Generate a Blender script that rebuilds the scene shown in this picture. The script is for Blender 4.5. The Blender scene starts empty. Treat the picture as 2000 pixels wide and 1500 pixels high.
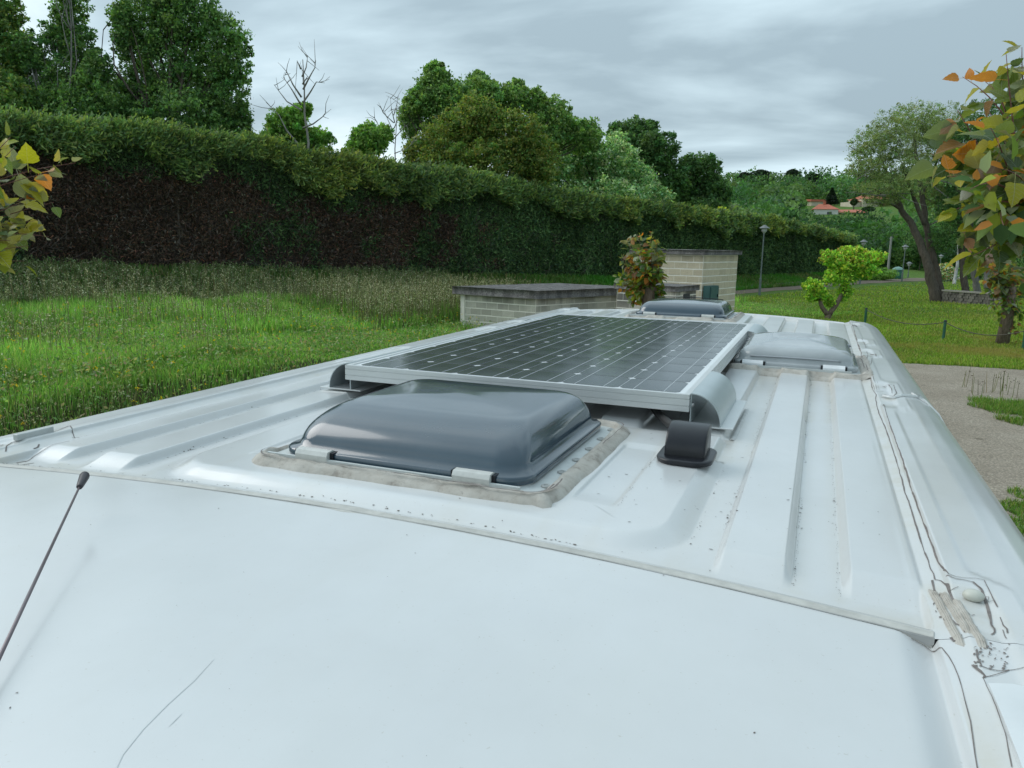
import bpy, math, random
import numpy as np
from mathutils import Vector, Matrix, Euler
random.seed(7)
rng = np.random.default_rng(7)
sc = bpy.context.scene
col = sc.collection
R = math.radians

# ------------------------------------------------------------------ camera
FPX = 1482.7                        # focal length in pixels of the 2000 px wide photograph
YAW, PITCH, ROLL = 0.379655, 0.183226, 0.016797
CAM = np.array([1.00499, -1.52766, 2.85732])
cy_, sy_ = math.cos(YAW), math.sin(YAW)
cp_, sp_ = math.cos(PITCH), math.sin(PITCH)
cr_, sr_ = math.cos(ROLL), math.sin(ROLL)
FW = np.array([-sy_ * cp_, cy_ * cp_, -sp_])
_r = np.array([cy_, sy_, 0.0]); _u = np.cross(_r, FW)
RT = _r * cr_ + _u * sr_
UP = -_r * sr_ + _u * cr_
cam_data = bpy.data.cameras.new('camera')
cam = bpy.data.objects.new('camera', cam_data)
col.objects.link(cam)
M = Matrix(((RT[0], UP[0], -FW[0], CAM[0]), (RT[1], UP[1], -FW[1], CAM[1]), (RT[2], UP[2], -FW[2], CAM[2]), (0, 0, 0, 1)))
cam.matrix_world = M
cam_data.sensor_fit = 'HORIZONTAL'
cam_data.sensor_width = 36.0
cam_data.lens = 36.0 * FPX / 2000.0
cam_data.clip_start = 0.02
cam_data.clip_end = 4000.0
sc.camera = cam

def ray(u, v): return FW + RT * (u - 1000) / FPX - UP * (v - 750) / FPX
def at(u, v, z):
    w = ray(u, v); return CAM + w * ((z - CAM[2]) / w[2])
def atD(u, v, D): return CAM + ray(u, v) * D

# ------------------------------------------------------------------ world: overcast sky
world = bpy.data.worlds.new('World'); sc.world = world
world.use_nodes = True
SUN_EL, SUN_ROT = R(38), R(268)
def build_world():
    nt = world.node_tree; nt.nodes.clear(); N = nt.nodes.new; L = nt.links.new
    out = N('ShaderNodeOutputWorld'); bg = N('ShaderNodeBackground'); bg.inputs[1].default_value = 0.10
    L(bg.outputs[0], out.inputs[0])
    sky = N('ShaderNodeTexSky'); sky.sky_type = 'NISHITA'; sky.sun_disc = False
    sky.sun_elevation = SUN_EL; sky.sun_rotation = SUN_ROT
    tc = N('ShaderNodeTexCoord'); sep = N('ShaderNodeSeparateXYZ'); L(tc.outputs['Generated'], sep.inputs[0])
    def math_(op, a, b=None, c=None, clamp=False):
        m = N('ShaderNodeMath'); m.operation = op; m.use_clamp = clamp
        for i, x in enumerate((a, b, c)):
            if x is None: continue
            if isinstance(x, (int, float)): m.inputs[i].default_value = x
            else: L(x, m.inputs[i])
        return m.outputs[0]
    z = math_('MAXIMUM', sep.outputs[2], 0.0)
    zz = math_('ADD', z, 0.16)
    px = math_('DIVIDE', sep.outputs[0], zz); py = math_('DIVIDE', sep.outputs[1], zz)
    cmb = N('ShaderNodeCombineXYZ'); L(px, cmb.inputs[0]); L(py, cmb.inputs[1])
    mp = N('ShaderNodeMapping'); L(cmb.outputs[0], mp.inputs[0])
    mp.inputs['Rotation'].default_value = (0, 0, R(-20)); mp.inputs['Scale'].default_value = (0.42, 0.62, 1); mp.inputs['Location'].default_value = (3.1, 1.35, 0.4)
    n1 = N('ShaderNodeTexNoise'); L(mp.outputs[0], n1.inputs['Vector'])
    n1.inputs['Scale'].default_value = 1.35; n1.inputs['Detail'].default_value = 7; n1.inputs['Roughness'].default_value = 0.50
    n1.inputs['Distortion'].default_value = 0.35
    cr = N('ShaderNodeValToRGB'); L(n1.outputs[0], cr.inputs[0])
    e = cr.color_ramp.elements
    e[0].position = 0.38; e[0].color = (0.225, 0.292, 0.33, 1)
    e[1].position = 0.64; e[1].color = (0.60, 0.685, 0.715, 1)
    m = e.new(0.50); m.color = (0.375, 0.47, 0.515, 1)
    # paler band close to the horizon, brighter towards the zenith (overcast sky)
    zen = math_('MULTIPLY_ADD', z, 0.80, 0.98)
    hz = math_('MULTIPLY', math_('SUBTRACT', 1.0, math_('DIVIDE', z, 0.14), clamp=True), 0.42)
    gain = math_('MULTIPLY', math_('ADD', zen, hz), 10.0)
    mul = N('ShaderNodeVectorMath'); mul.operation = 'SCALE'; L(cr.outputs[0], mul.inputs[0]); L(gain, mul.inputs['Scale'])
    mx = N('ShaderNodeMix'); mx.data_type = 'RGBA'; mx.inputs[0].default_value = 0.95
    L(sky.outputs[0], mx.inputs[6]); L(mul.outputs[0], mx.inputs[7])
    L(mx.outputs[2], bg.inputs[0])
build_world()
sd = bpy.data.lights.new('sun', 'SUN'); sd.energy = 0.9; sd.angle = R(42); sd.color = (1.0, 0.97, 0.93)
so = bpy.data.objects.new('sun', sd); col.objects.link(so)
so.rotation_euler = Euler((R(90) - SUN_EL, 0, R(180) - SUN_ROT + R(0)), 'XYZ')
_sdir = Vector((math.sin(SUN_ROT) * math.cos(SUN_EL), math.cos(SUN_ROT) * math.cos(SUN_EL), math.sin(SUN_EL)))
so.rotation_euler = _sdir.to_track_quat('Z', 'Y').to_euler()
sc.view_settings.view_transform = 'Standard'; sc.view_settings.look = 'None'
sc.view_settings.exposure = 0.66; sc.view_settings.gamma = 1.0
sc.view_settings.use_curve_mapping = False

# ------------------------------------------------------------------ helpers
def tag(o, label=None, cat=None, group=None, kind=None):
    if label: o['label'] = label
    if cat: o['category'] = cat
    if group: o['group'] = group
    if kind: o['kind'] = kind
    return o
def empty(name, loc=(0, 0, 0), parent=None):
    o = bpy.data.objects.new(name, None); col.objects.link(o); o.location = Vector(loc); o.empty_display_size = 0.2
    if parent: o.parent = parent
    return o
def link(name, me, mat=None, parent=None, origin=None):
    o = bpy.data.objects.new(name, me); col.objects.link(o)
    if mat is not None and not me.materials:
        for m in (mat if isinstance(mat, (list, tuple)) else [mat]): me.materials.append(m)
    if parent is not None:
        o.parent = parent
        if origin is not None: o.location = Vector(origin) - PW(parent)
    elif origin is not None: o.location = Vector(origin)
    return o
def PW(o):
    p = Vector((0, 0, 0))
    while o is not None: p += o.location; o = o.parent
    return p
def meshnp(name, V, F, smooth=False, colr=None, matidx=None):
    """V (n,3) array, F (m,3|4) array or list of arrays"""
    me = bpy.data.meshes.new(name)
    V = np.asarray(V, dtype=np.float32)
    if isinstance(F, np.ndarray): F = [F]
    F = [np.asarray(f, dtype=np.int32) for f in F if len(f)]
    me.vertices.add(len(V)); me.vertices.foreach_set('co', V.ravel())
    tot = np.concatenate([np.full(len(f), f.shape[1], dtype=np.int32) for f in F])
    idx = np.concatenate([f.ravel() for f in F])
    st = np.concatenate(([0], np.cumsum(tot)[:-1])).astype(np.int32)
    me.loops.add(len(idx)); me.loops.foreach_set('vertex_index', idx)
    me.polygons.add(len(tot)); me.polygons.foreach_set('loop_start', st)
    try: me.polygons.foreach_set('loop_total', tot)
    except Exception: pass
    if smooth: me.polygons.foreach_set('use_smooth', np.ones(len(tot), dtype=bool))
    if matidx is not None: me.polygons.foreach_set('material_index', np.asarray(matidx, dtype=np.int32))
    me.update(calc_edges=True)
    if colr is not None:
        a = me.attributes.new('Col', 'FLOAT_COLOR', 'POINT')
        c = np.ones((len(V), 4), dtype=np.float32); c[:, :3] = colr
        a.data.foreach_set('color', c.ravel())
    return me
class G:
    """collects boxes, tubes, lofts; builds ONE mesh object"""
    def __init__(s): s.v = []; s.f = []
    def add(s, V, F):
        b = len(s.v); s.v += [tuple(map(float, p)) for p in V]; s.f += [tuple(b + i for i in f) for f in F]; return s
    def box(s, x0, x1, y0, y1, z0, z1):
        return s.add([(x0, y0, z0), (x1, y0, z0), (x1, y1, z0), (x0, y1, z0), (x0, y0, z1), (x1, y0, z1), (x1, y1, z1), (x0, y1, z1)],
                     [(0, 3, 2, 1), (4, 5, 6, 7), (0, 1, 5, 4), (1, 2, 6, 5), (2, 3, 7, 6), (3, 0, 4, 7)])
    def obox(s, P, X, Y, Z):
        P, X, Y, Z = [np.array(q, float) for q in (P, X, Y, Z)]
        V = [P + a * X + b * Y + c * Z for c in (0, 1) for a, b in ((0, 0), (1, 0), (1, 1), (0, 1))]
        return s.add(V, [(0, 3, 2, 1), (4, 5, 6, 7), (0, 1, 5, 4), (1, 2, 6, 5), (2, 3, 7, 6), (3, 0, 4, 7)])
    def tube(s, pts, rad, n=8, cap=True):
        pts = [np.array(p, float) for p in pts]; m = len(pts)
        rad = [rad] * m if isinstance(rad, (int, float)) else list(rad)
        V = []; ref = np.array([0.0, 0, 1])
        for i, p in enumerate(pts):
            t = pts[min(i + 1, m - 1)] - pts[max(i - 1, 0)]; t /= (np.linalg.norm(t) + 1e-9)
            r_ = ref if abs(t @ ref) < 0.95 else np.array([1.0, 0, 0])
            a = np.cross(t, r_); a /= np.linalg.norm(a); b = np.cross(t, a)
            for k in range(n):
                th = 2 * math.pi * k / n; V.append(p + rad[i] * (math.cos(th) * a + math.sin(th) * b))
        F = [(i * n + k, i * n + (k + 1) % n, (i + 1) * n + (k + 1) % n, (i + 1) * n + k) for i in range(m - 1) for k in range(n)]
        if cap: F += [tuple(range(n - 1, -1, -1)), tuple((m - 1) * n + k for k in range(n))]
        return s.add(V, F)
    def lathe(s, prof, c=(0, 0, 0), n=20):
        V = [(c[0] + r * math.cos(2 * math.pi * k / n), c[1] + r * math.sin(2 * math.pi * k / n), c[2] + z) for r, z in prof for k in range(n)]
        F = [(i * n + k, i * n + (k + 1) % n, (i + 1) * n + (k + 1) % n, (i + 1) * n + k) for i in range(len(prof) - 1) for k in range(n)]
        F += [tuple((len(prof) - 1) * n + k for k in range(n))]
        return s.add(V, F)
    def rings(s, rings, cap0=True, cap1=True):
        n = len(rings[0]); V = [p for r_ in rings for p in r_]
        F = [(i * n + k, i * n + (k + 1) % n, (i + 1) * n + (k + 1) % n, (i + 1) * n + k) for i in range(len(rings) - 1) for k in range(n)]
        if cap0: F.append(tuple(range(n - 1, -1, -1)))
        if cap1: F.append(tuple((len(rings) - 1) * n + k for k in range(n)))
        return s.add(V, F)
    def build(s, name, mat, parent=None, smooth=False, angle=None, bevel=0, seg=2):
        me = bpy.data.meshes.new(name); me.from_pydata(s.v, [], s.f); me.update()
        if smooth or angle:
            me.polygons.foreach_set('use_smooth', [True] * len(me.polygons))
            if angle:
                me.set_sharp_from_angle(angle=R(angle))
        o = link(name, me, mat)
        if parent is not None:
            o.parent = parent; o.location = -PW(parent)
        if bevel:
            b = o.modifiers.new('bevel', 'BEVEL'); b.width = bevel; b.segments = seg; b.limit_method = 'ANGLE'; b.angle_limit = R(35)
        return o
def sm(x, a, b):
    t = np.clip((np.asarray(x, float) - a) / (b - a), 0, 1); return t * t * (3 - 2 * t)
def vnoise(x, y, seed=0, octv=4, sc0=1.0):
    """cheap smooth value noise, vectorised, about -1..1"""
    r_ = np.random.default_rng(seed + 991); tab = r_.random((64, 64)) * 2 - 1
    o = np.zeros(np.broadcast(x, y).shape); amp = 1.0; tot = 0
    for k in range(octv):
        fx = np.asarray(x) * sc0 * 2 ** k + 13.7 * k; fy = np.asarray(y) * sc0 * 2 ** k + 7.3 * k
        ix = np.floor(fx).astype(int); iy = np.floor(fy).astype(int); tx = fx - ix; ty = fy - iy
        tx = tx * tx * (3 - 2 * tx); ty = ty * ty * (3 - 2 * ty)
        a = tab[ix % 64, iy % 64]; b = tab[(ix + 1) % 64, iy % 64]; c = tab[ix % 64, (iy + 1) % 64]; d = tab[(ix + 1) % 64, (iy + 1) % 64]
        o = o + amp * ((a * (1 - tx) + b * tx) * (1 - ty) + (c * (1 - tx) + d * tx) * ty); tot += amp; amp *= 0.5
    return o / tot

# ------------------------------------------------------------------ materials
def mat_new(name):
    m = bpy.data.materials.new(name); m.use_nodes = True
    return m, m.node_tree, m.node_tree.nodes['Principled BSDF']
def nz(nt, scale, detail=4, rough=0.5, coord='Object', stretch=None, rot=None):
    tc = nt.nodes.new('ShaderNodeTexCoord'); n = nt.nodes.new('ShaderNodeTexNoise')
    src = tc.outputs[coord]
    if stretch or rot:
        mp = nt.nodes.new('ShaderNodeMapping'); nt.links.new(src, mp.inputs[0]); src = mp.outputs[0]
        if stretch: mp.inputs['Scale'].default_value = stretch
        if rot: mp.inputs['Rotation'].default_value = rot
    nt.links.new(src, n.inputs['Vector']); n.inputs['Scale'].default_value = scale
    n.inputs['Detail'].default_value = detail; n.inputs['Roughness'].default_value = rough
    return n.outputs[0]
def ramp(nt, src, stops):
    c = nt.nodes.new('ShaderNodeValToRGB'); nt.links.new(src, c.inputs[0]); e = c.color_ramp.elements
    def C(x): return (x, x, x, 1) if isinstance(x, (int, float)) else (*x, 1)
    e[0].position = stops[0][0]; e[0].color = C(stops[0][1]); e[1].position = stops[-1][0]; e[1].color = C(stops[-1][1])
    for p, x in stops[1:-1]:
        q = e.new(p); q.color = C(x)
    return c.outputs[0]
def mixc(nt, fac, a, b, mode='MIX'):
    m = nt.nodes.new('ShaderNodeMix'); m.data_type = 'RGBA'; m.blend_type = mode
    for i, x in ((0, fac), (6, a), (7, b)):
        if isinstance(x, (int, float)): m.inputs[i].default_value = x
        elif isinstance(x, tuple): m.inputs[i].default_value = (*x, 1)
        else: nt.links.new(x, m.inputs[i])
    return m.outputs[2]
def bump(nt, b, src, strength=0.3, dist=0.01):
    n = nt.nodes.new('ShaderNodeBump'); n.inputs['Strength'].default_value = strength; n.inputs['Distance'].default_value = dist
    nt.links.new(src, n.inputs['Height']); nt.links.new(n.outputs[0], b.inputs['Normal']); return n
def simple(name, c, rough=0.5, metal=0.0, coat=0.0, var=0.12, vs=20, bmp=0, bs=200, spec=0.5):
    m, nt, b = mat_new(name)
    n = nz(nt, vs, 5, 0.6)
    c0 = tuple(max(0, x * (1 - var)) for x in c); c1 = tuple(min(1, x * (1 + var)) for x in c)
    nt.links.new(ramp(nt, n, [(0.3, c0), (0.7, c1)]), b.inputs['Base Color'])
    b.inputs['Roughness'].default_value = rough; b.inputs['Metallic'].default_value = metal
    b.inputs['Coat Weight'].default_value = coat; b.inputs['Coat Roughness'].default_value = 0.08
    b.inputs['Specular IOR Level'].default_value = spec
    if bmp: bump(nt, b, nz(nt, bs, 3), bmp, 0.002)
    return m
def m_paint():
    m, nt, b = mat_new('white_paint')
    at_ = nt.nodes.new('ShaderNodeAttribute'); at_.attribute_name = 'Col'
    dust = nz(nt, 2.2, 6, 0.6); speck = nz(nt, 260, 2, 0.5); streak = nz(nt, 9, 5, 0.65, stretch=(1, 0.25, 1))
    c = ramp(nt, dust, [(0.3, (0.530, 0.538, 0.538)), (0.7, (0.612, 0.622, 0.622))])
    c = mixc(nt, ramp(nt, streak, [(0.45, 0.0), (0.8, 0.35)]), c, (0.53, 0.53, 0.505))
    c = mixc(nt, ramp(nt, speck, [(0.70, 0.0), (0.76, 0.55)]), c, (0.42, 0.40, 0.36))
    # dirt mask painted where dust gathers against the ribs and seams
    sp = nt.nodes.new('ShaderNodeSeparateColor'); nt.links.new(at_.outputs['Color'], sp.inputs[0])
    gn = nz(nt, 40, 6, 0.7)
    mg = nt.nodes.new('ShaderNodeMath'); mg.operation = 'MULTIPLY'; nt.links.new(sp.outputs[0], mg.inputs[0]); nt.links.new(ramp(nt, gn, [(0.25, 0.35), (0.7, 1.0)]), mg.inputs[1])
    c = mixc(nt, mg.outputs[0], c, (0.50, 0.47, 0.40))
    nt.links.new(c, b.inputs['Base Color'])
    rr = ramp(nt, nz(nt, 5, 6, 0.65), [(0.35, 0.30), (0.65, 0.46)])
    nt.links.new(rr, b.inputs['Roughness'])
    b.inputs['Coat Weight'].default_value = 0.7; b.inputs['Coat Roughness'].default_value = 0.16
    bump(nt, b, nz(nt, 7, 3, 0.4), 0.05, 0.01)
    return m
PAINT = m_paint()
PAINT2 = simple('white_body_paint', (0.62, 0.64, 0.645), 0.35, coat=0.4, var=0.04)
def m_sealant():
    m, nt, b = mat_new('old_sealant')
    n = nz(nt, 28, 8, 0.7); n2 = nz(nt, 140, 4, 0.6)
    c = ramp(nt, n, [(0.28, (0.22, 0.195, 0.165)), (0.45, (0.40, 0.37, 0.325)), (0.7, (0.50, 0.475, 0.43))])
    c = mixc(nt, ramp(nt, n2, [(0.62, 0.0), (0.72, 0.5)]), c, (0.18, 0.16, 0.14))
    nt.links.new(c, b.inputs['Base Color']); b.inputs['Roughness'].default_value = 0.75
    bump(nt, b, n, 0.6, 0.006)
    return m
SEAL = m_sealant()
SEALW = simple('white_sealant', (0.54, 0.545, 0.53), 0.55, var=0.14, vs=60, bmp=0.4, bs=90)
CRACK = simple('dark_crack', (0.17, 0.15, 0.14), 0.9, var=0.3, vs=90)
SPECK = simple('dirt', (0.13, 0.115, 0.10), 0.9, var=0.5, vs=120)
def m_dome():
    m, nt, b = mat_new('smoked_acrylic')
    n = nz(nt, 6, 7, 0.62); s = nz(nt, 30, 5, 0.6, stretch=(1, 0.15, 1), rot=(0, 0, 0.4))
    tc = nt.nodes.new('ShaderNodeNewGeometry'); sp = nt.nodes.new('ShaderNodeSeparateXYZ'); nt.links.new(tc.outputs['Normal'], sp.inputs[0])
    up = ramp(nt, sp.outputs[2], [(0.55, 0.0), (0.97, 1.0)])
    c = mixc(nt, ramp(nt, n, [(0.35, 0.0), (0.7, 1.0)]), (0.022, 0.046, 0.068), (0.036, 0.068, 0.094))
    mu = nt.nodes.new('ShaderNodeMath'); mu.operation = 'MULTIPLY'; nt.links.new(up, mu.inputs[0]); nt.links.new(ramp(nt, s, [(0.3, 0.55), (0.7, 0.95)]), mu.inputs[1])
    c = mixc(nt, mu.outputs[0], c, (0.048, 0.064, 0.084))      # dust settled on the flat top
    nt.links.new(c, b.inputs['Base Color'])
    nt.links.new(ramp(nt, n, [(0.35, 0.18), (0.7, 0.30)]), b.inputs['Roughness'])
    b.inputs['Coat Weight'].default_value = 0.8; b.inputs['Coat Roughness'].default_value = 0.08
    return m
DOME = m_dome()
def m_milky():
    m, nt, b = mat_new('milky_plastic')
    n = nz(nt, 9, 6, 0.6)
    nt.links.new(ramp(nt, n, [(0.3, (0.42, 0.45, 0.46)), (0.7, (0.54, 0.57, 0.585))]), b.inputs['Base Color'])
    b.inputs['Roughness'].default_value = 0.16; b.inputs['Transmission Weight'].default_value = 0.35; b.inputs['IOR'].default_value = 1.3
    b.inputs['Coat Weight'].default_value = 0.4
    return m
MILKY = m_milky()
ALU = simple('anodised_aluminium', (0.60, 0.615, 0.61), 0.42, metal=0.45, var=0.05, vs=8)
ALUS = simple('satin_aluminium', (0.50, 0.55, 0.56), 0.34, metal=0.55, var=0.06, vs=10)
DARKIN = simple('dark_inside', (0.03, 0.03, 0.035), 0.7)
BLACK = simple('black_plastic', (0.014, 0.015, 0.019), 0.30, var=0.3, vs=15, coat=0.0, spec=.35)
RUBBER = simple('black_rubber', (0.02, 0.02, 0.02), 0.6)
HINGE = simple('ivory_plastic', (0.56, 0.56, 0.53), 0.45, var=0.12, vs=60)
FLANGE = simple('grey_white_plastic', (0.50, 0.525, 0.515), 0.5, var=0.08, vs=30)
def m_cell():
    m, nt, b = mat_new('silicon_cell')
    n = nz(nt, 14, 6, 0.6)
    nt.links.new(ramp(nt, n, [(0.3, (0.016, 0.023, 0.030)), (0.7, (0.024, 0.034, 0.043))]), b.inputs['Base Color'])
    b.inputs['Roughness'].default_value = 0.5; b.inputs['Specular IOR Level'].default_value = 0.1; b.inputs['Coat Weight'].default_value = 1.0; b.inputs['Coat IOR'].default_value = 1.5
    nt.links.new(ramp(nt, nz(nt, 3, 7, 0.65), [(0.35, 0.10), (0.7, 0.17)]), b.inputs['Coat Roughness'])
    return m
CELL = m_cell()
BACKS = simple('white_backsheet', (0.76, 0.78, 0.79), 0.3, var=0.03, coat=0.5)
BUSB = simple('tinned_ribbon', (0.50, 0.52, 0.54), 0.3, metal=0.3, var=0.03)
GLASS = simple('dark_window_glass', (0.02, 0.025, 0.03), 0.06, coat=0.5)

def m_foliage(name, rough=0.55, trans=0.30, gloss=0.25):
    m = bpy.data.materials.new(name); m.use_nodes = True; nt = m.node_tree; nt.nodes.clear()
    o = nt.nodes.new('ShaderNodeOutputMaterial'); a = nt.nodes.new('ShaderNodeAttribute'); a.attribute_name = 'Col'
    b = nt.nodes.new('ShaderNodeBsdfPrincipled'); t = nt.nodes.new('ShaderNodeBsdfTranslucent'); mx = nt.nodes.new('ShaderNodeMixShader')
    nt.links.new(a.outputs['Color'], b.inputs['Base Color']); nt.links.new(mixc(nt, 1.0, a.outputs['Color'], (1.35, 1.45, 0.6), 'MULTIPLY'), t.inputs[0])
    b.inputs['Roughness'].default_value = rough; b.inputs['Specular IOR Level'].default_value = gloss
    mx.inputs[0].default_value = trans
    nt.links.new(b.outputs[0], mx.inputs[1]); nt.links.new(t.outputs[0], mx.inputs[2]); nt.links.new(mx.outputs[0], o.inputs[0])
    return m
FOL = m_foliage('foliage', trans=0.38)
FOLDRY = m_foliage('dry_foliage', 0.8, 0.12, 0.1)
def m_bark(name, c0, c1, sc_=12):
    m, nt, b = mat_new(name); n = nz(nt, sc_, 8, 0.7, stretch=(1, 1, 0.25))
    nt.links.new(ramp(nt, n, [(0.3, c0), (0.7, c1)]), b.inputs['Base Color']); b.inputs['Roughness'].default_value = 0.9
    bump(nt, b, n, 0.9, 0.03); return m
BARK = m_bark('brown_bark', (0.035, 0.028, 0.02), (0.13, 0.105, 0.08))
BARKG = m_bark('grey_bark', (0.10, 0.095, 0.085), (0.26, 0.25, 0.225))
BARKR = m_bark('rough_pollard_bark', (0.06, 0.045, 0.03), (0.24, 0.18, 0.13), 22)
TWIGR = simple('reddish_twig', (0.16, 0.06, 0.045), 0.5)
BIRCH = m_bark('birch_bark', (0.12, 0.12, 0.11), (0.62, 0.62, 0.60), 5)
DEADW = m_bark('dead_wood', (0.16, 0.145, 0.13), (0.36, 0.34, 0.31), 9)

# ------------------------------------------------------------------ terrain
HS = np.array([-20.24, 12.79]); HD = np.array([0.319, 0.948]); HD /= np.linalg.norm(HD); HN = np.array([HD[1], -HD[0]])
S_K = np.array([-60, 0, 8, 18.6, 31.6, 52.6, 73.0, 140]); ZB_K = np.array([2.2, 1.93, 1.66, 1.27, 0.87, 0.53, 0.45, 0.3])
def sn(x, y):
    dx = np.asarray(x) - HS[0]; dy = np.asarray(y) - HS[1]
    return dx * HD[0] + dy * HD[1], dx * HN[0] + dy * HN[1]
def xy(s, n): return HS[0] + HD[0] * s + HN[0] * n, HS[1] + HD[1] * s + HN[1] * n
# line of rubble stones / parking edge on the left
W0 = np.array([-9.585, 11.205]); W1 = np.array([-8.463, 14.425])
def zb(s): return np.interp(s, S_K, ZB_K)
def nedge(s):      # n of the edge between bank and parking
    return np.interp(s, [-60, -12, 2, 4.5, 9, 30, 60], [15.2, 15.2, 12.2, 11.9, 11.3, 14, 14])
PHX, PHY = [float(q_) for q_ in atD(985, 600, 20.5)[:2]]      # the ground dips a little in front of the pump house
def T(x, y):
    s, n = sn(x, y); z0 = zb(s); zp = np.maximum(z0 - 0.87, 0.03); ne = nedge(s)
    far = sm(s, 22, 40)
    z = np.where(n < 0, z0, z0 + (zp - z0) * sm(n, 0.0, 3.0))
    ze = zp * 0.52
    z = np.where(n > 5, zp + (ze - zp) * np.clip((n - 5) / np.maximum(ne - 5.3, 1), 0, 1), z)
    z = np.where(n > ne - 0.3, ze * (1 - sm(n, ne - 0.3, ne + 0.25)), z)
    z = z * (1 - far * sm(n, 5, 9))
    z = z * (1 - 0.75 * np.exp(-((np.asarray(x) - PHX) ** 2 + (np.asarray(y) - PHY) ** 2) / 4.6 ** 2))
    z = z + 0.05 * vnoise(x, y, 3, 4, 0.35) * sm(np.abs(n), 0, 6) * (1 - sm(n, ne - 3.5, ne)) 
    d = np.hypot(np.asarray(x) - CAM[0], np.asarray(y) - CAM[1])
    z = z + 0.106 * np.maximum(0, np.minimum(d, 400) - 130) + 0.6 * vnoise(x, y, 8, 3, 0.012) * sm(d, 140, 300)
    return z
def axis(a, b, fine0, fine1, hf, grow=1.12):
    c = list(np.arange(fine0, fine1, hf)); h = hf
    while c[-1] < b: h *= grow; c.append(c[-1] + h)
    h = hf; p = fine0
    while p > a: h *= grow; p -= h; c.insert(0, p)
    return np.array(c)
gx = axis(-900, 900, -26, 12, 0.4); gy = axis(-700, 1300, -6, 60, 0.45)
XX, YY = np.meshgrid(gx, gy); ZZ = T(XX, YY)
def gridfaces(nx, ny):
    i = np.arange((nx - 1) * (ny - 1)); r_ = i // (nx - 1); c_ = i % (nx - 1); a = r_ * nx + c_
    return np.stack([a, a + 1, a + nx + 1, a + nx], 1)
def m_ground():
    m, nt, b = mat_new('grassy_ground')
    n1 = nz(nt, 0.25, 7, 0.65); n2 = nz(nt, 3.5, 8, 0.7); n3 = nz(nt, 30, 4, 0.6)
    g = ramp(nt, n2, [(0.25, (0.05, 0.10, 0.018)), (0.5, (0.09, 0.175, 0.028)), (0.75, (0.13, 0.21, 0.038))])
    g = mixc(nt, ramp(nt, n1, [(0.48, 0.0), (0.66, 0.55)]), g, (0.125, 0.125, 0.045))
    g = mixc(nt, ramp(nt, n3, [(0.4, 0.0), (0.7, 0.5)]), g, (0.03, 0.055, 0.012))
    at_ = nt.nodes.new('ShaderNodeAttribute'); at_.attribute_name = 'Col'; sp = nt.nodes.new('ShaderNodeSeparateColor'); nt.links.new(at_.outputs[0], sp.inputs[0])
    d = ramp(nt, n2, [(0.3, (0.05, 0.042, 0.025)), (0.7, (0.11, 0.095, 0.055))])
    g = mixc(nt, sp.outputs[0], g, d)          # bare soil under the weeds and hedge
    nt.links.new(g, b.inputs['Base Color']); b.inputs['Roughness'].default_value = 0.95; b.inputs['Specular IOR Level'].default_value = 0.15
    bump(nt, b, n3, 0.8, 0.06); return m
GROUND = m_ground()
_s, _n = sn(XX, YY)
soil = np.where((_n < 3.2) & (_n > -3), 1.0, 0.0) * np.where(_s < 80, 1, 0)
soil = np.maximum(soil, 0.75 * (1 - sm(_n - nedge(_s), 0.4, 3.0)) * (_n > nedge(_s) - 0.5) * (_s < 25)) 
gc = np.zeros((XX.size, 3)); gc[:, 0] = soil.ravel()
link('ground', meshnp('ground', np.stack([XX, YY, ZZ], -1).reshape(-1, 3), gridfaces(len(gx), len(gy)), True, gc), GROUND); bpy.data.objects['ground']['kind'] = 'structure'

# gravel parking area under and beside the van
def m_gravel():
    m, nt, b = mat_new('pale_gravel')
    n1 = nz(nt, 0.6, 7, 0.65); n2 = nz(nt, 26, 6, 0.75); v = nt.nodes.new('ShaderNodeTexVoronoi'); v.inputs['Scale'].default_value = 34
    tc = nt.nodes.new('ShaderNodeTexCoord'); nt.links.new(tc.outputs['Object'], v.inputs['Vector'])
    c = ramp(nt, n1, [(0.3, (0.33, 0.275, 0.21)), (0.7, (0.52, 0.45, 0.36))])
    c = mixc(nt, ramp(nt, n2, [(0.35, 0.6), (0.6, 0.0)]), c, (0.13, 0.11, 0.085))
    c = mixc(nt, 0.5, c, ramp(nt, v.outputs['Distance'], [(0.0, .75), (0.6, .25)]), 'OVERLAY')
    c = mixc(nt, ramp(nt, nz(nt, 1.6, 8, 0.75), [(0.60, 0.0), (0.68, 0.7)]), c, (0.08, 0.065, 0.045))
    nt.links.new(c, b.inputs['Base Color']); b.inputs['Roughness'].default_value = 0.95; b.inputs['Specular IOR Level'].default_value = 0.2
    bump(nt, b, n2, 0.8, 0.03); return m
GRAV = m_gravel()
gxx = np.arange(-12, 40, 0.25); gyy = np.linspace(0, 1, 90)
A_, B_ = np.meshgrid(gxx, gyy)
edgeY = 20.05 + 0.13 * (A_ - 3.5) + 0.22 * vnoise(A_, A_ * 0, 5, 5, 0.7) + 0.05 * vnoise(A_, A_ * 0, 6, 3, 6)
Yg = -14 + (edgeY + 14) * B_
lefte = -6.8 - (0 * Yg)
Xg = np.maximum(A_, -7.5 + 0.0 * Yg + 0.3 * vnoise(Yg, Yg * 0, 9, 3, 0.6))
gm = meshnp('gravel_parking', np.stack([Xg, Yg, np.full(Xg.shape, 0.006) + 0.004 * (vnoise(Xg, Yg, 4, 2, 1.5))], -1).reshape(-1, 3), gridfaces(len(gxx), len(gyy)), True)
link('gravel_parking', gm, GRAV)['kind'] = 'structure'

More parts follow.
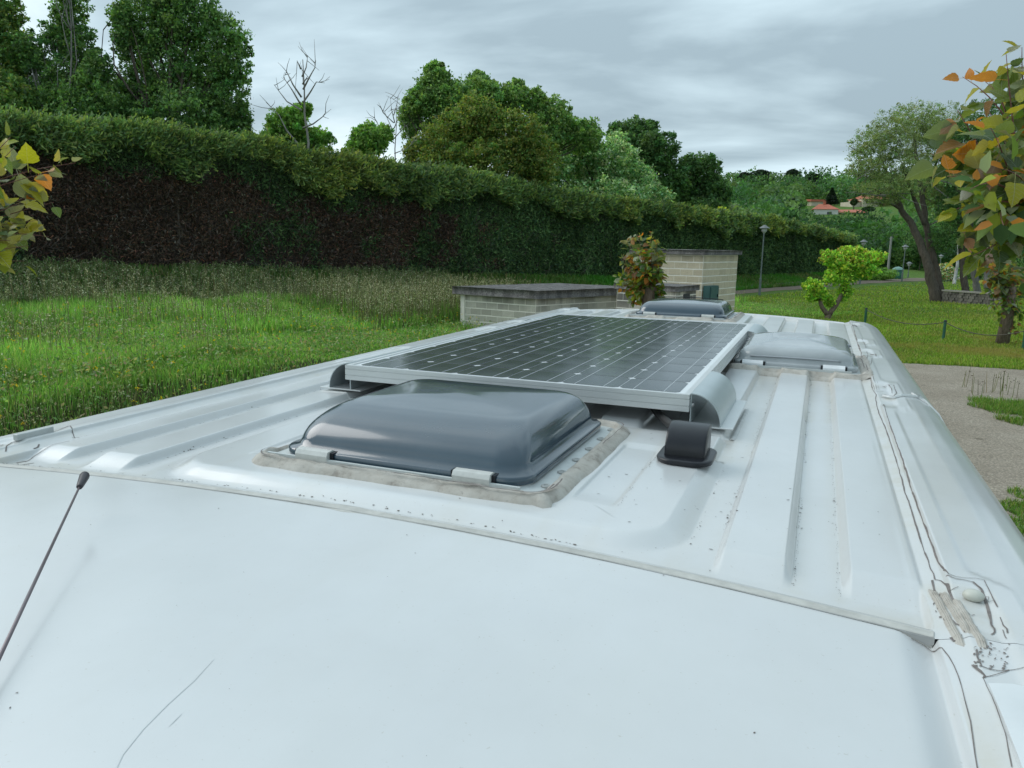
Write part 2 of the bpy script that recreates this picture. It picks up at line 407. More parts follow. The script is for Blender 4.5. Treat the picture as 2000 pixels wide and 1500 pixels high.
# dirt path below the hedge
def strip(name, sarr, n0, n1, mat, lift=0.02, k=7, nf=None):
    Sg, Kg = np.meshgrid(sarr, np.linspace(0, 1, k)); N0 = n0(Sg) if callable(n0) else n0 + 0 * Sg; N1 = n1(Sg) if callable(n1) else n1 + 0 * Sg
    N0 = N0 + 0.25 * vnoise(Sg, Sg * 0, 21, 4, 0.5); N1 = N1 + 0.3 * vnoise(Sg, Sg * 0 + 3, 22, 4, 0.5)
    Ng = N0 + (N1 - N0) * Kg; X, Y = xy(Sg, Ng)
    me = meshnp(name, np.stack([X, Y, T(X, Y) + lift], -1).reshape(-1, 3), gridfaces(len(sarr), k), True)
    o = link(name, me, mat); o['kind'] = 'structure'; return o
def m_path():
    m, nt, b = mat_new('dirt_path'); n = nz(nt, 2.5, 8, 0.7)
    nt.links.new(ramp(nt, n, [(0.3, (0.085, 0.066, 0.045)), (0.7, (0.20, 0.155, 0.11))]), b.inputs['Base Color']); b.inputs['Roughness'].default_value = 0.95
    bump(nt, b, n, 0.7, 0.04); return m
PATHM = m_path()
strip('dirt_path', np.arange(-12, 95, 0.5), lambda s: np.interp(s, [0, 30, 45, 60, 75, 90], [3.3, 3.3, 3.4, 3.5, 4.6, 7]), lambda s: np.interp(s, [0, 30, 45, 60, 75, 90], [4.6, 4.6, 5.2, 5.6, 7.5, 12]), PATHM)

# ================================================================== THE VAN
XC = 0.447; RZ = 2.5
def seamY(x): return -0.698 - 0.10 * (x - XC) ** 2
def rearY(x): return 2.90 - 0.40 * (x - XC) ** 2
YLED = [(-1.02, -0.60), (0.36, 0.76), (1.27, 1.50), (1.61, 1.82), (2.36, 2.56)]      # roof-bar pockets along each rail
def H(X, Y):
    X, Y = np.broadcast_arrays(np.asarray(X, float), np.asarray(Y, float)); X = np.asarray(X, float); Y = np.asarray(Y, float)
    d = np.abs(X - XC); sg = np.sign(X - XC)
    z = RZ - 0.018 * d ** 2
    lowf = 0.0145
    def ln(x, a, b): t = np.clip((x - a) / (b - a), 0, 1); return 0.85 * t + 0.15 * t * t * (3 - 2 * t)
    def bar(a, b, w=0.009): return ln(d, a, a + w) * (1 - ln(d, b - w, b))
    ry = rearY(X); rend = 1 - ln(Y - ry, -0.135, -0.095); yf = ln(Y, -0.664, -0.618) * rend
    outer_ribs = bar(0.468, 0.557) + ln(d, 0.610, 0.620)
    inner = (bar(0.0, 0.105) * 0 + (1 - sm(d, 0.085, 0.097)) + bar(0.145, 0.245) + bar(0.320, 0.415)) * ln(Y, -0.03, 0.01)
    # plateau round the front vent
    rr = 0.10
    yb = -0.652
    wI = np.where(Y < -0.19, 0.034, 0.012); aI = np.where(Y < -0.19, 0.430, 0.416)
    qx = np.maximum(d - (aI - rr), 0); qy = np.maximum((yb + rr) - Y, 0); dist = np.where((qx > 0) & (qy > 0), np.hypot(qx, qy), np.maximum(qx, qy)) - rr
    isl = (1 - sm(dist, -0.04, 0.0) if False else 1 - ln(dist, -wI, 0.0)) * (1 - sm(Y, -0.055, -0.035))
    # shallow pads pressed into the plateau beside the vent
    pad = sm(d, 0.250, 0.256) * (1 - sm(d, 0.312, 0.321)) * sm(Y, -0.528, -0.50) * (1 - sm(Y, -0.20, -0.185))
    h = -lowf + lowf * np.clip(outer_ribs * yf + inner * rend + isl, 0, 1) - 0.0045 * pad
    h = h + lowf * ln(Y - ry, -0.090, -0.070) * (1 - np.clip(isl, 0, 1))
    # transverse swage between the ribs and the front seam
    sy = seamY(X)
    h = h + 0.0110 * (1 - ln(Y - sy, 0.020, 0.034))
    # cab roof in front of the seam
    cab = Y < sy
    fr = np.maximum(0, -1.05 - Y)
    hc = -0.0035 - 0.05 * fr ** 2 - 0.010 * sm(d, 0.655, 0.690)
    h = np.where(cab, hc, h)
    z = z + h
    # gutter channel, ledge and shoulder of the side rail
    inm = -0.004
    led = 0.738 + 0.038 * sum(sm(Y, a - 0.02, a + 0.03) * (1 - sm(Y, b - 0.03, b + 0.02)) for a, b in YLED)
    prof_d = np.array([0.0, 0.04, 0.07, 0.10, 0.13, 0.155, 0.172, 0.185])
    zr = RZ + 0.003
    zrail = np.where(d < led, zr - 0.0 * d, zr - np.interp(d - led + 0.0 * z, [0, 0.003, 0.047, 0.072, 0.102, 0.132, 0.157, 0.176, 0.19], [0, 0.0016, 0.0024, 0.010, 0.026, 0.060, 0.11, 0.18, 0.26]))
    zrail = np.where(d > 0.776, np.minimum(zrail, zr - np.interp(d, [0.776, 0.787, 0.81, 0.84, 0.87, 0.895, 0.914, 0.925], [0.0015, 0.003, 0.010, 0.026, 0.060, 0.110, 0.18, 0.26])), zrail)
    pock = 0.0 * Y
    for a, b in YLED: pock = pock + sm(Y, a + 0.035, a + 0.05) * (1 - sm(Y, b - 0.05, b - 0.035))
    zrail = zrail - (0.0045 - 0.0022 * vnoise(X, Y, 88, 4, 30)) * np.clip(pock, 0, 1) * (1 - sm(d, 0.742, 0.756))
    zg = RZ - 0.011 + 0.0075 * np.clip((d - 0.694) / 0.02, 0, 1)
    w1 = sm(d, 0.688, 0.6935); w2 = sm(d, 0.7135, 0.7175)
    z = z * (1 - w1) + zg * w1
    z = z * (1 - w2) + zrail * w2
    # round off front of the cab and the rear edge
    fr2 = np.maximum(0, -1.9 - Y); z = z - 0.9 * fr2 ** 2
    ry = rearY(X); rd = np.maximum(0, Y - (ry - 0.045)); z = z - 9.0 * rd ** 2
    return z
van = empty('camper_van', (XC, 0.4, 0.0))
tag(van, 'white camper van seen across its roof, with solar panel, roof hatches and cracked rail sealant', 'van')
def vpart(name, me, mat, parent=van, label=None, kind=None):
    o = link(name, me, mat); o.parent = parent; o.location = -PW(parent); tag(o, label, kind=kind); return o

def roof_axis():
    a = np.concatenate([np.arange(0, 0.24, 0.008), np.arange(0.24, 0.33, 0.002), np.arange(0.33, 0.39, 0.006), np.arange(0.39, 0.48, 0.002), np.arange(0.48, 0.54, 0.006),
                        np.arange(0.54, 0.56, 0.0015), np.arange(0.56, 0.605, 0.006), np.arange(0.605, 0.63, 0.0015), np.arange(0.63, 0.682, 0.005), np.arange(0.682, 0.722, 0.0014),
                        np.arange(0.722, 0.79, 0.003), np.arange(0.79, 0.926, 0.006)])
    a = np.concatenate([a, np.arange(0.083, 0.1, 0.002), np.arange(0.143, 0.157, 0.002)])
    a = np.unique(np.round(a, 5)); return np.unique(np.concatenate([XC - a, XC + a]))
rx = roof_axis()
def grime(X, Y):
    d = np.abs(X - XC); g = 0 * X
    for c, w, s_ in ((0.463, 0.012, .5), (0.560, 0.014, .9), (0.606, 0.012, .8), (0.433, 0.016, .6), (0.703, 0.014, .8), (0.12, 0.02, .5), (0.25, 0.01, .5), (0.317, .01, .5), (0.418, .01, .5)):
        g = g + s_ * np.exp(-((d - c) / w) ** 2) * (Y > -0.68)
    g = g * (0.35 + 0.65 * (vnoise(X * 1.0, Y * 1.0, 17, 4, 2.0) > -0.1) * 0.8)
    sy = seamY(X); g = g + 0.30 * np.exp(-((Y - sy - 0.03) / 0.03) ** 2)
    cn = np.clip(0.35 + 1.2 * vnoise(X, Y, 118, 4, 22), 0, 1)
    for a_, b_ in YLED: g = g + 0.75 * cn * sm(Y, a_ + .02, a_ + .05) * (1 - sm(Y, b_ - .05, b_ - .02)) * (d > 0.695) * (d < 0.758)
    g = g + 0.45 * cn * (d > 0.69) * (d < 0.716) * (Y > -0.76)
    g = g + 0.55 * np.exp(-(((d - 0.66) / 0.05) ** 2 + ((Y + 0.70) / 0.03) ** 2)) 
    return np.clip(g, 0, 1)
def grid_part(name, ys_fn, parent=van):
    Xg, K = np.meshgrid(rx, ys_fn[1]); Yg = ys_fn[0](Xg, K)
    Zg = H(Xg, Yg); g = grime(Xg, Yg); c = np.zeros((Xg.size, 3)); c[:, 0] = g.ravel()
    Zg = Zg + 0.0006 * vnoise(Xg, Yg, 31, 3, 3.0) * (np.abs(Xg - XC) < 0.68)
    return vpart(name, meshnp(name, np.stack([Xg, Yg, Zg], -1).reshape(-1, 3), gridfaces(len(rx), len(ys_fn[1])), True, c), PAINT, parent)
yk = np.concatenate([np.linspace(0, 0.05, 24)[:-1], np.linspace(0.05, 0.95, 120)[:-1], np.linspace(0.95, 1.0, 26)])
yk = np.unique(np.concatenate([yk, (np.array([0.6, 0.45, 0.4]) / 3.5), np.linspace(0.128, 0.152, 9), np.linspace(0.184, 0.206, 10)]))
grid_part('roof_panel', (lambda X, K: seamY(X) + (rearY(X) - seamY(X)) * K, yk))
ck = np.concatenate([np.linspace(0, 0.8, 36)[:-1], np.linspace(0.8, 1, 10)])
grid_part('cab_roof', (lambda X, K: (seamY(X) - 0.0008) + (-2.42 - seamY(X)) * K, ck[::1]))
for o_ in (bpy.data.objects['cab_roof'],):
    o_.data.flip_normals()

# seam bead between cab roof and cargo roof
def ribbon_mesh(path, widths, lift=0.0006, thick=0.0):
    """flat strip lying on the roof, following its surface"""
    P = np.array(path, float)[:, :2]; W = np.asarray(widths, float) + np.zeros(len(P)); t = np.gradient(P, axis=0); t /= (np.linalg.norm(t, axis=1)[:, None] + 1e-9)
    nn = np.stack([-t[:, 1], t[:, 0]], 1); Lp = P + nn * W[:, None] / 2; Rp = P - nn * W[:, None] / 2
    zl = H(Lp[:, 0], Lp[:, 1]); zr = H(Rp[:, 0], Rp[:, 1]); zc = H(P[:, 0], P[:, 1])
    zz_ = np.maximum(np.maximum(zl, zr), zc) + lift if thick == 0 else None
    if thick == 0:
        V = np.concatenate([np.c_[Lp, zl + lift], np.c_[Rp, zr + lift]]); m = len(P); i = np.arange(m - 1)
        return V, np.stack([i, i + 1, m + i + 1, m + i], 1)
    rows = []
    for k in np.linspace(-1, 1, 7):
        Q = P + nn * (W * k / 2)[:, None]; rows.append(np.c_[Q, H(Q[:, 0], Q[:, 1]) - 0.0006 + thick * (1 - k * k) ** 0.6 + (thick > 0) * 0.0004])
    m = len(P); V = np.concatenate(rows); F = []
    i = np.arange(m - 1)
    for r_ in range(6): F.append(np.stack([r_ * m + i, r_ * m + i + 1, (r_ + 1) * m + i + 1, (r_ + 1) * m + i], 1))
    return V, np.concatenate(F)
def resample(P, step):
    P = np.array(P, float)[:, :2]; L_ = np.r_[0, np.cumsum(np.linalg.norm(np.diff(P, axis=0), axis=1))]; n = max(3, int(L_[-1] / step) + 1)
    t = np.linspace(0, L_[-1], n); return np.c_[np.interp(t, L_, P[:, 0]), np.interp(t, L_, P[:, 1])]
def join(parts):
    V = []; F = []; b = 0
    for v, f in parts: V.append(v); F.append(f + b); b += len(v)
    return np.concatenate(V), np.concatenate(F)
bx = np.linspace(XC - 0.685, XC + 0.69, 260); by = seamY(bx) + 0.008 + 0.0012 * vnoise(bx, bx * 0, 41, 3, 5)
V, F = ribbon_mesh(np.c_[bx, by], 0.0165 + 0.002 * vnoise(bx, bx * 0, 42, 4, 14) + 0.010 * np.exp(-((bx - 0.43) / 0.02) ** 2), thick=0.0015)
vpart('seam_bead', meshnp('seam_bead', V, F, True), simple('beige_seam_bead', (0.46, 0.45, 0.415), 0.6, var=.14, vs=45, bmp=.5, bs=120))
parts = []
for off, w in ((0.0, 0.0022), (0.0165, 0.0016)):
    y2 = seamY(bx) + off + 0.0008 * vnoise(bx, bx * 0, 43, 3, 20); parts.append(ribbon_mesh(np.c_[bx, y2], 0.62 * w * (0.55 + 0.45 * np.clip(0.5 + vnoise(bx, bx * 0, 44, 3, 12), 0, 1.4)), 0.0010))
V, F = join(parts); vpart('seam_gap_shadow', meshnp('seam_gap_shadow', V, F), simple('seam_shadow_line', (0.34, 0.34, 0.33), 0.8))  # grey strips paint thin shadow lines along both edges of the bead

# ---- cracks: polylines measured on the roof
def px2xy(pts, z=RZ):
    o_ = []
    for u, v in pts:
        P = at(u, v, z)
        for _ in range(4): P = at(u, v, float(H(P[0], P[1])))
        o_.append((P[0], P[1]))
    return o_
crk = []
def crack(pts, w=0.0022, wob=0.0006, px=True, seed=1, step=0.004):
    P = resample(px2xy(pts) if px else pts, step); L_ = np.arange(len(P)) * step
    P[:, 0] += wob * vnoise(L_, L_ * 0 + seed, seed, 4, 30); P[:, 1] += wob * vnoise(L_, L_ * 0 + seed + 5, seed + 3, 4, 30)
    ww = 0.55 * w * np.clip(0.75 + 0.6 * vnoise(L_, L_ * 0, seed + 7, 3, 25), 0.3, 1.5)
    crk.append(ribbon_mesh(P, ww, 0.0008))
# crop coordinates of the close-up at (1780,1080) scale 5.77
c2 = lambda l, ox=1780, oy=1080, s=5.768: [(ox + x / s, oy + y / s) for x, y in l]
c6 = lambda l: c2(l, 1680, 700, 5.77)
c3 = lambda l: c2(l, 1640, 600, 6.25)
crack(c2([(150, 0), (185, 80), (210, 180), (250, 240), (262, 300)]), 0.0035)
crack(c2([(265, 0), (300, 100), (360, 195)]), 0.003)
crack(c2([(360, 200), (420, 240), (500, 270), (620, 288), (740, 290), (820, 310), (850, 380), (900, 480), (970, 610)]), 0.0026, seed=2)
crack(c2([(390, 272), (480, 290), (600, 308), (690, 330)]), 0.0028, seed=3)
crack(c2([(690, 328), (740, 370), (790, 450), (830, 520), (860, 620), (890, 740), (905, 820), (940, 860), (940, 905), (900, 925)]), 0.0055, seed=4)
crack(c2([(235, 310), (262, 430), (300, 550), (340, 660), (380, 770), (410, 780)]), 0.007, seed=5)
crack(c2([(262, 305), (330, 315), (400, 345), (430, 430), (480, 560), (520, 690), (560, 800)]), 0.004, seed=6)
crack(c2([(400, 730), (460, 760), (500, 805), (560, 825), (620, 790), (670, 745)]), 0.005, seed=7)
crack(c2([(585, 820), (600, 900)]), 0.003, seed=8); crack(c2([(565, 925), (553, 1000)]), 0.003, seed=9)
crack(c2([(440, 405), (525, 408)]), 0.002, seed=10); crack(c2([(820, 490), (870, 500), (850, 560), (920, 540)]), 0.002, seed=11)
crack(c2([(1000, 730), (1040, 830), (1075, 850), (1080, 905)]), 0.0025, seed=12); crack(c2([(1030, 870), (1050, 940), (1070, 970)]), 0.002, seed=13)
crack(c2([(740, 1095), (745, 1180), (790, 1280), (870, 1310), (1000, 1335), (1105, 1325)]), 0.004, seed=14)
crack(c2([(690, 1265), (740, 1310), (830, 1395), (810, 1415)]), 0.005, seed=15)
crack(c2([(800, 1415), (950, 1380), (1105, 1325), (1269, 1295)]), 0.0018, seed=16)
crack(c2([(445, 955), (490, 1000)]), 0.006, seed=17); crack(c2([(470, 900), (480, 935)]), 0.004, seed=18)
crack(c2([(0, 930), (150, 955), (260, 1010), (340, 1070), (420, 1170), (480, 1280), (530, 1400), (560, 1500)]), 0.0016, wob=0.0002, seed=19)
crack([(1877, 1340), (1895, 1410), (1903, 1470), (1912, 1520)], 0.0014, wob=.0002, seed=20)
crack([(1920, 1327), (1945, 1380), (1965, 1440), (1975, 1500)], 0.0018, seed=21)
crack(c2([(640, 680), (660, 715), (710, 700)]), 0.002, seed=22); crack(c2([(650, 815), (700, 850), (745, 840)]), 0.0015, seed=23)
for k in range(46):       # short flakes in the rotten corner
    x = 700 + 400 * random.random(); y = 1000 + 320 * random.random() ** 0.7; a = random.uniform(0, 6.28); l_ = random.uniform(10, 34)
    crack(c2([(x, y), (x + l_ * math.cos(a), y + l_ * math.sin(a) * .8)]), random.uniform(.0015, .005), seed=30 + k, step=0.0015)
for k in range(22):
    x = 210 + 120 * random.random(); y = 440 + 300 * random.random(); x += (y - 440) * 0.18; l_ = random.uniform(8, 26); a = random.uniform(0.6, 1.8)
    crack(c2([(x, y), (x + l_ * math.cos(a), y + l_ * math.sin(a))]), random.uniform(.0015, .004), seed=80 + k, step=0.0015)
crack(c6([(10, 0), (40, 50), (80, 110), (110, 180), (122, 260)]), 0.0035, seed=24)
crack(c6([(125, 265), (130, 320), (150, 370), (180, 415), (175, 460), (190, 540), (210, 620), (240, 680), (280, 780), (310, 860), (345, 960), (375, 1060), (400, 1140), (430, 1240), (460, 1330), (500, 1500), (540, 1600)]), 0.0038, wob=0.0010, seed=25)
crack(c6([(105, 120), (140, 190), (160, 260)]), 0.0025, seed=26)
crack(c6([(262, 520), (300, 640), (345, 780), (400, 940), (450, 1080), (500, 1230), (550, 1370), (590, 1500)]), 0.0028, seed=27)
crack([(1773.6, 977), (1788, 1025), (1806, 1080)], 0.0032, seed=70); crack([(1782, 960), (1800, 1010), (1826, 1080)], 0.0026, seed=71)
crack(c6([(150, 368), (200, 376), (270, 372)]), 0.003, seed=28); crack(c6([(240, 405), (330, 420), (375, 428), (412, 392), (395, 350)]), 0.003, seed=29)
crack(c6([(235, 440), (330, 458), (385, 458), (440, 430), (470, 418)]), 0.0022, seed=31)
crack(c6([(200, 290), (260, 298), (320, 296), (370, 300)]), 0.003, seed=33); crack(c6([(320, 300), (355, 340), (358, 395)]), 0.004, seed=34); crack(c6([(378, 300), (392, 350), (410, 390)]), 0.003, seed=35)
crack(c6([(258, 320), (290, 328)]), 0.010, seed=36)
for i, y in enumerate((280, 310, 340)): crack(c6([(140 + 25 * i, 275), (165 + 25 * i, 355)]), 0.0015, seed=37 + i)
crack(c3([(150, 200), (185, 330), (215, 430), (240, 500), (265, 560), (260, 610), (280, 660), (310, 720), (350, 800), (375, 870)]), 0.005, wob=0.0014, seed=50)
crack(c3([(265, 400), (300, 440), (320, 500), (270, 515)]), 0.004, seed=51); crack(c3([(330, 530), (345, 580), (330, 630), (270, 600)]), 0.004, seed=52)
crack(c3([(370, 575), (420, 580)]), 0.012, seed=53); crack(c3([(350, 600), (400, 615), (380, 700)]), 0.003, seed=54); crack(c3([(440, 570), (445, 600)]), 0.005, seed=55)
crack(c3([(150, 225), (210, 240), (180, 210)]), 0.006, seed=56); crack(c3([(240, 232), (300, 240)]), 0.009, seed=57)
# left rail pocket
cl = lambda l: c2(l, 0, 780, 6.25)
crack(cl([(65, 600), (80, 570), (140, 530), (300, 500), (420, 475)]), 0.004, seed=58); crack(cl([(560, 435), (700, 400), (800, 378), (860, 380), (900, 395), (970, 400)]), 0.0035, seed=59)
crack(cl([(0, 572), (40, 555)]), 0.006, seed=60); crack(cl([(290, 590), (400, 555), (560, 500), (700, 465), (830, 440)]), 0.0035, seed=61, wob=0.003)
crack(cl([(180, 600), (240, 590), (300, 580)]), 0.006, seed=62); crack(cl([(20, 695), (200, 655), (400, 605)]), 0.004, seed=63); crack(cl([(400, 525), (450, 500), (470, 480)]), 0.005, seed=64)
crack(cl([(870, 400), (1000, 385), (1200, 350), (1500, 280), (2000, 150), (2600, 0)]), 0.0012, seed=65)
V, F = join(crk); vpart('sealant_crack', meshnp('sealant_crack', V, F), CRACK, kind='stuff')

# ---- specks of dirt and chips gathered at the feet of the ribs and scattered over the paint
spv = []; spf = []
def speck(x, y, r_, ar=0.5, a=None):
    a = random.uniform(0, 6.28) if a is None else a; n = 6; b = len(spv)
    for k in range(n):
        th = 2 * math.pi * k / n; q = r_ * random.uniform(0.6, 1.2); px_, py_ = q * math.cos(th), q * math.sin(th) * ar
        X_ = x + px_ * math.cos(a) - py_ * math.sin(a); Y_ = y + px_ * math.sin(a) + py_ * math.cos(a); spv.append((X_, Y_))
    spf.append(tuple(b + k for k in range(n)))
for dd, y0, y1, n in ((0.5595, -0.66, 0.9, 330), (0.607, -0.68, 0.9, 230), (0.4655, -0.66, 1.0, 200), (0.3215, -0.53, -0.2, 60), (0.433, -0.6, -0.2, 26), (0.61, 1.2, 2.6, 90), (0.565, 1.2, 2.6, 60)):
    for k in range(n):
        y = y0 + (y1 - y0) * random.random()
        if vnoise(np.array([y]), np.array([dd * 9]), 77, 3, 5)[0] < -0.28: continue
        speck(XC + dd + random.gauss(0, 0.0016), y, random.uniform(0.0005, 0.0014) * (2.2 if random.random() < 0.07 else 1), 0.5, a=random.gauss(1.57, .5))
for k in range(170):
    sgn = -1; dd = random.choice((0.607, 0.4655, 0.56)); speck(XC - dd + random.gauss(0, .002), random.uniform(-0.62, 0.3), random.uniform(0.0008, 0.002), 0.5, 1.57)
for k in range(150): x = random.uniform(-0.1, 0.75); speck(x, seamY(x) + random.choice((0.028, 0.052)) + random.gauss(0, .0012), random.uniform(0.0008, 0.0024), 0.45, random.gauss(0, .3))
for k in range(330): speck(random.uniform(-0.2, 1.15), random.uniform(-2.0, 1.2), random.uniform(0.0004, 0.0013) * (1.8 if random.random() < .05 else 1), 0.7)
for k in range(60): speck(random.uniform(0.66, 1.0), random.uniform(-0.6, 0.0), random.uniform(0.0008, 0.003), 0.35, random.gauss(0.1, .4))
for k in range(90): x = random.uniform(XC - 0.66, XC - 0.58); speck(x, seamY(x) + random.uniform(0.005, 0.05), random.uniform(0.0006, 0.0016), 0.8)
sv = np.array(spv); V = np.c_[sv, H(sv[:, 0], sv[:, 1]) + 0.0007]
vpart('dirt_speck', meshnp('dirt_speck', V, np.array(spf)), SPECK, kind='stuff')

scp = []
for pts_, w_ in (([(418, 1288), (380, 1330), (330, 1375), (280, 1425), (240, 1475), (215, 1530)], .0009), ([(1160, 985), (1200, 1010)], .0008), ([(355, 1395), (330, 1420)], .0008)):
    P = resample(px2xy(pts_), .004); scp.append(ribbon_mesh(P, w_ * (0.4 + 0.6 * np.sin(np.linspace(0, math.pi, len(P)))), .0005))
V, F = join(scp); vpart('scratch', meshnp('scratch', V, F), simple('fine_scratch', (.50, .53, .535), .6), kind='stuff')
# ---- lumps of sealant in the front right pocket: three ribbed strips and a plug
for k, (xa, xb, ya, yb) in enumerate(((1.1475, 1.1555, -0.765, -0.628), (1.1565, 1.1640, -0.742, -0.640), (1.1645, 1.1730, -0.772, -0.662))):
    U_, V_ = np.meshgrid(np.linspace(0, 1, 18), np.linspace(0, 1, 46)); Ym = ya + (yb - ya) * V_ + 0.004 * vnoise(U_ * 3, V_ * 0, 60 + k, 2, 1); Xm = xa + (xb - xa) * U_ - 0.010 * (V_ - .5) + 0.0008 * vnoise(V_ * 6, U_ * 0, 61 + k, 3, 1)
    Zm = H(Xm, Ym) - 0.0004 + (0.0030 * np.sin(np.pi * np.clip(U_, 0, 1)) ** .45 + 0.0006 * np.cos(U_ * 26) + 0.0007 * vnoise(Xm, Ym, 62 + k, 3, 120)) * np.minimum(1, 8 * np.minimum(V_, 1 - V_)) * (U_ > 0) * (U_ < 1)
    vpart('sealant_strip', meshnp('sealant_strip', np.stack([Xm, Ym, Zm], -1).reshape(-1, 3), gridfaces(18, 46), True), SEAL)
px_ = px2xy([(1900, 1172)])[0]
def blob(g, c, r, rz, tilt=0, n=14):
    for i in range(7):
        pass
    rings = []
    for i in range(8):
        ph = -math.pi / 2 + math.pi * (i + 0.5) / 8
        rings.append([(c[0] + r[0] * math.cos(ph) * math.cos(2 * math.pi * k / n), c[1] + r[1] * math.cos(ph) * math.sin(2 * math.pi * k / n), c[2] + rz * math.sin(ph)) for k in range(n)])
    g.rings(rings)
g = G(); blob(g, (px_[0], px_[1], float(H(px_[0], px_[1])) + 0.005), (0.0105, 0.0085), 0.0065); g.build('rubber_plug', simple('beige_plug', (0.50, 0.50, 0.44), 0.4, var=.1), van, smooth=True)
# grey clip on the left rail
P = px2xy([(67, 855)])[0]; g = G(); z_ = float(H(P[0], P[1])); g.box(P[0] - 0.006, P[0] + 0.006, P[1] - 0.035, P[1] + 0.035, z_ - .002, z_ + 0.010); g.build('rail_clip', simple('grey_clip', (.42, .44, .43), .4), van, bevel=.002)
# mounds of old sealant in the pockets
def mound(cx, cyy, wx, wy, h, mat, name='sealant_patch', seed=3, rot=0.0, n=34):
    u = np.linspace(-1, 1, n); U_, V_ = np.meshgrid(u, u); Xm = cx + wx * U_ * math.cos(rot) - wy * V_ * math.sin(rot); Ym = cyy + wx * U_ * math.sin(rot) + wy * V_ * math.cos(rot)
    edge = np.maximum(np.abs(U_), np.abs(V_)) ** 1.0; edge = np.hypot(np.abs(U_) ** 2.0, np.abs(V_) ** 2.0) + 0.35 * vnoise(U_ * 3, V_ * 3, seed, 3, 1)
    z = H(Xm, Ym) - 0.002 + (h + 0.002) * (1 - sm(edge, 0.72, 0.96)) + h * 0.30 * vnoise(Xm, Ym, seed + 1, 4, 50) * (1 - sm(edge, .7, .9))
    return vpart(name, meshnp(name, np.stack([Xm, Ym, z], -1).reshape(-1, 3), gridfaces(n, n), True), mat)
# cab door-frame trim starting behind the rotten corner, and the loose wire over the rail
for s_ in (1, -1):
    g = G(); ys = np.linspace(-0.835, -2.2, 24); rings = []
    for y in ys:
        r_ = []
        for dd, dz in ((0.718, -0.006), (0.718, 0.003), (0.735, 0.0065), (0.79, 0.0045), (0.822, -0.008), (0.822, -0.03)):
            fz = -0.9 * max(0, -1.9 - y) ** 2
            r_.append((XC + s_ * dd, y, RZ + dz + fz - 0.003 * (y > -0.85)))
        rings.append(r_ if s_ > 0 else r_[::-1])
    g.rings(rings)
    g.build('door_frame_trim', PAINT2, van, angle=40)
wp = px2xy([(1724, 775), (1745, 778), (1760, 773), (1785, 775), (1800, 778)])
P3 = [np.array([x, y, float(H(x, y)) + 0.003]) for x, y in wp]
for dd in (0.80, 0.83, 0.86, 0.885, 0.902, 0.912): P3.append(np.array([XC + dd, wp[-1][1] - (dd - .77) * 0.5, float(H(XC + dd, wp[-1][1])) + 0.003]))
g = G(); g.tube(P3, 0.0022, 6); P4 = [p + np.array([0.0, -0.008 - 0.03 * i / 10, 0]) for i, p in enumerate(P3)]; g.tube(P4, 0.0016, 6); g.build('white_wire', simple('white_wire', (.66, .67, .66), .5), van, smooth=True)

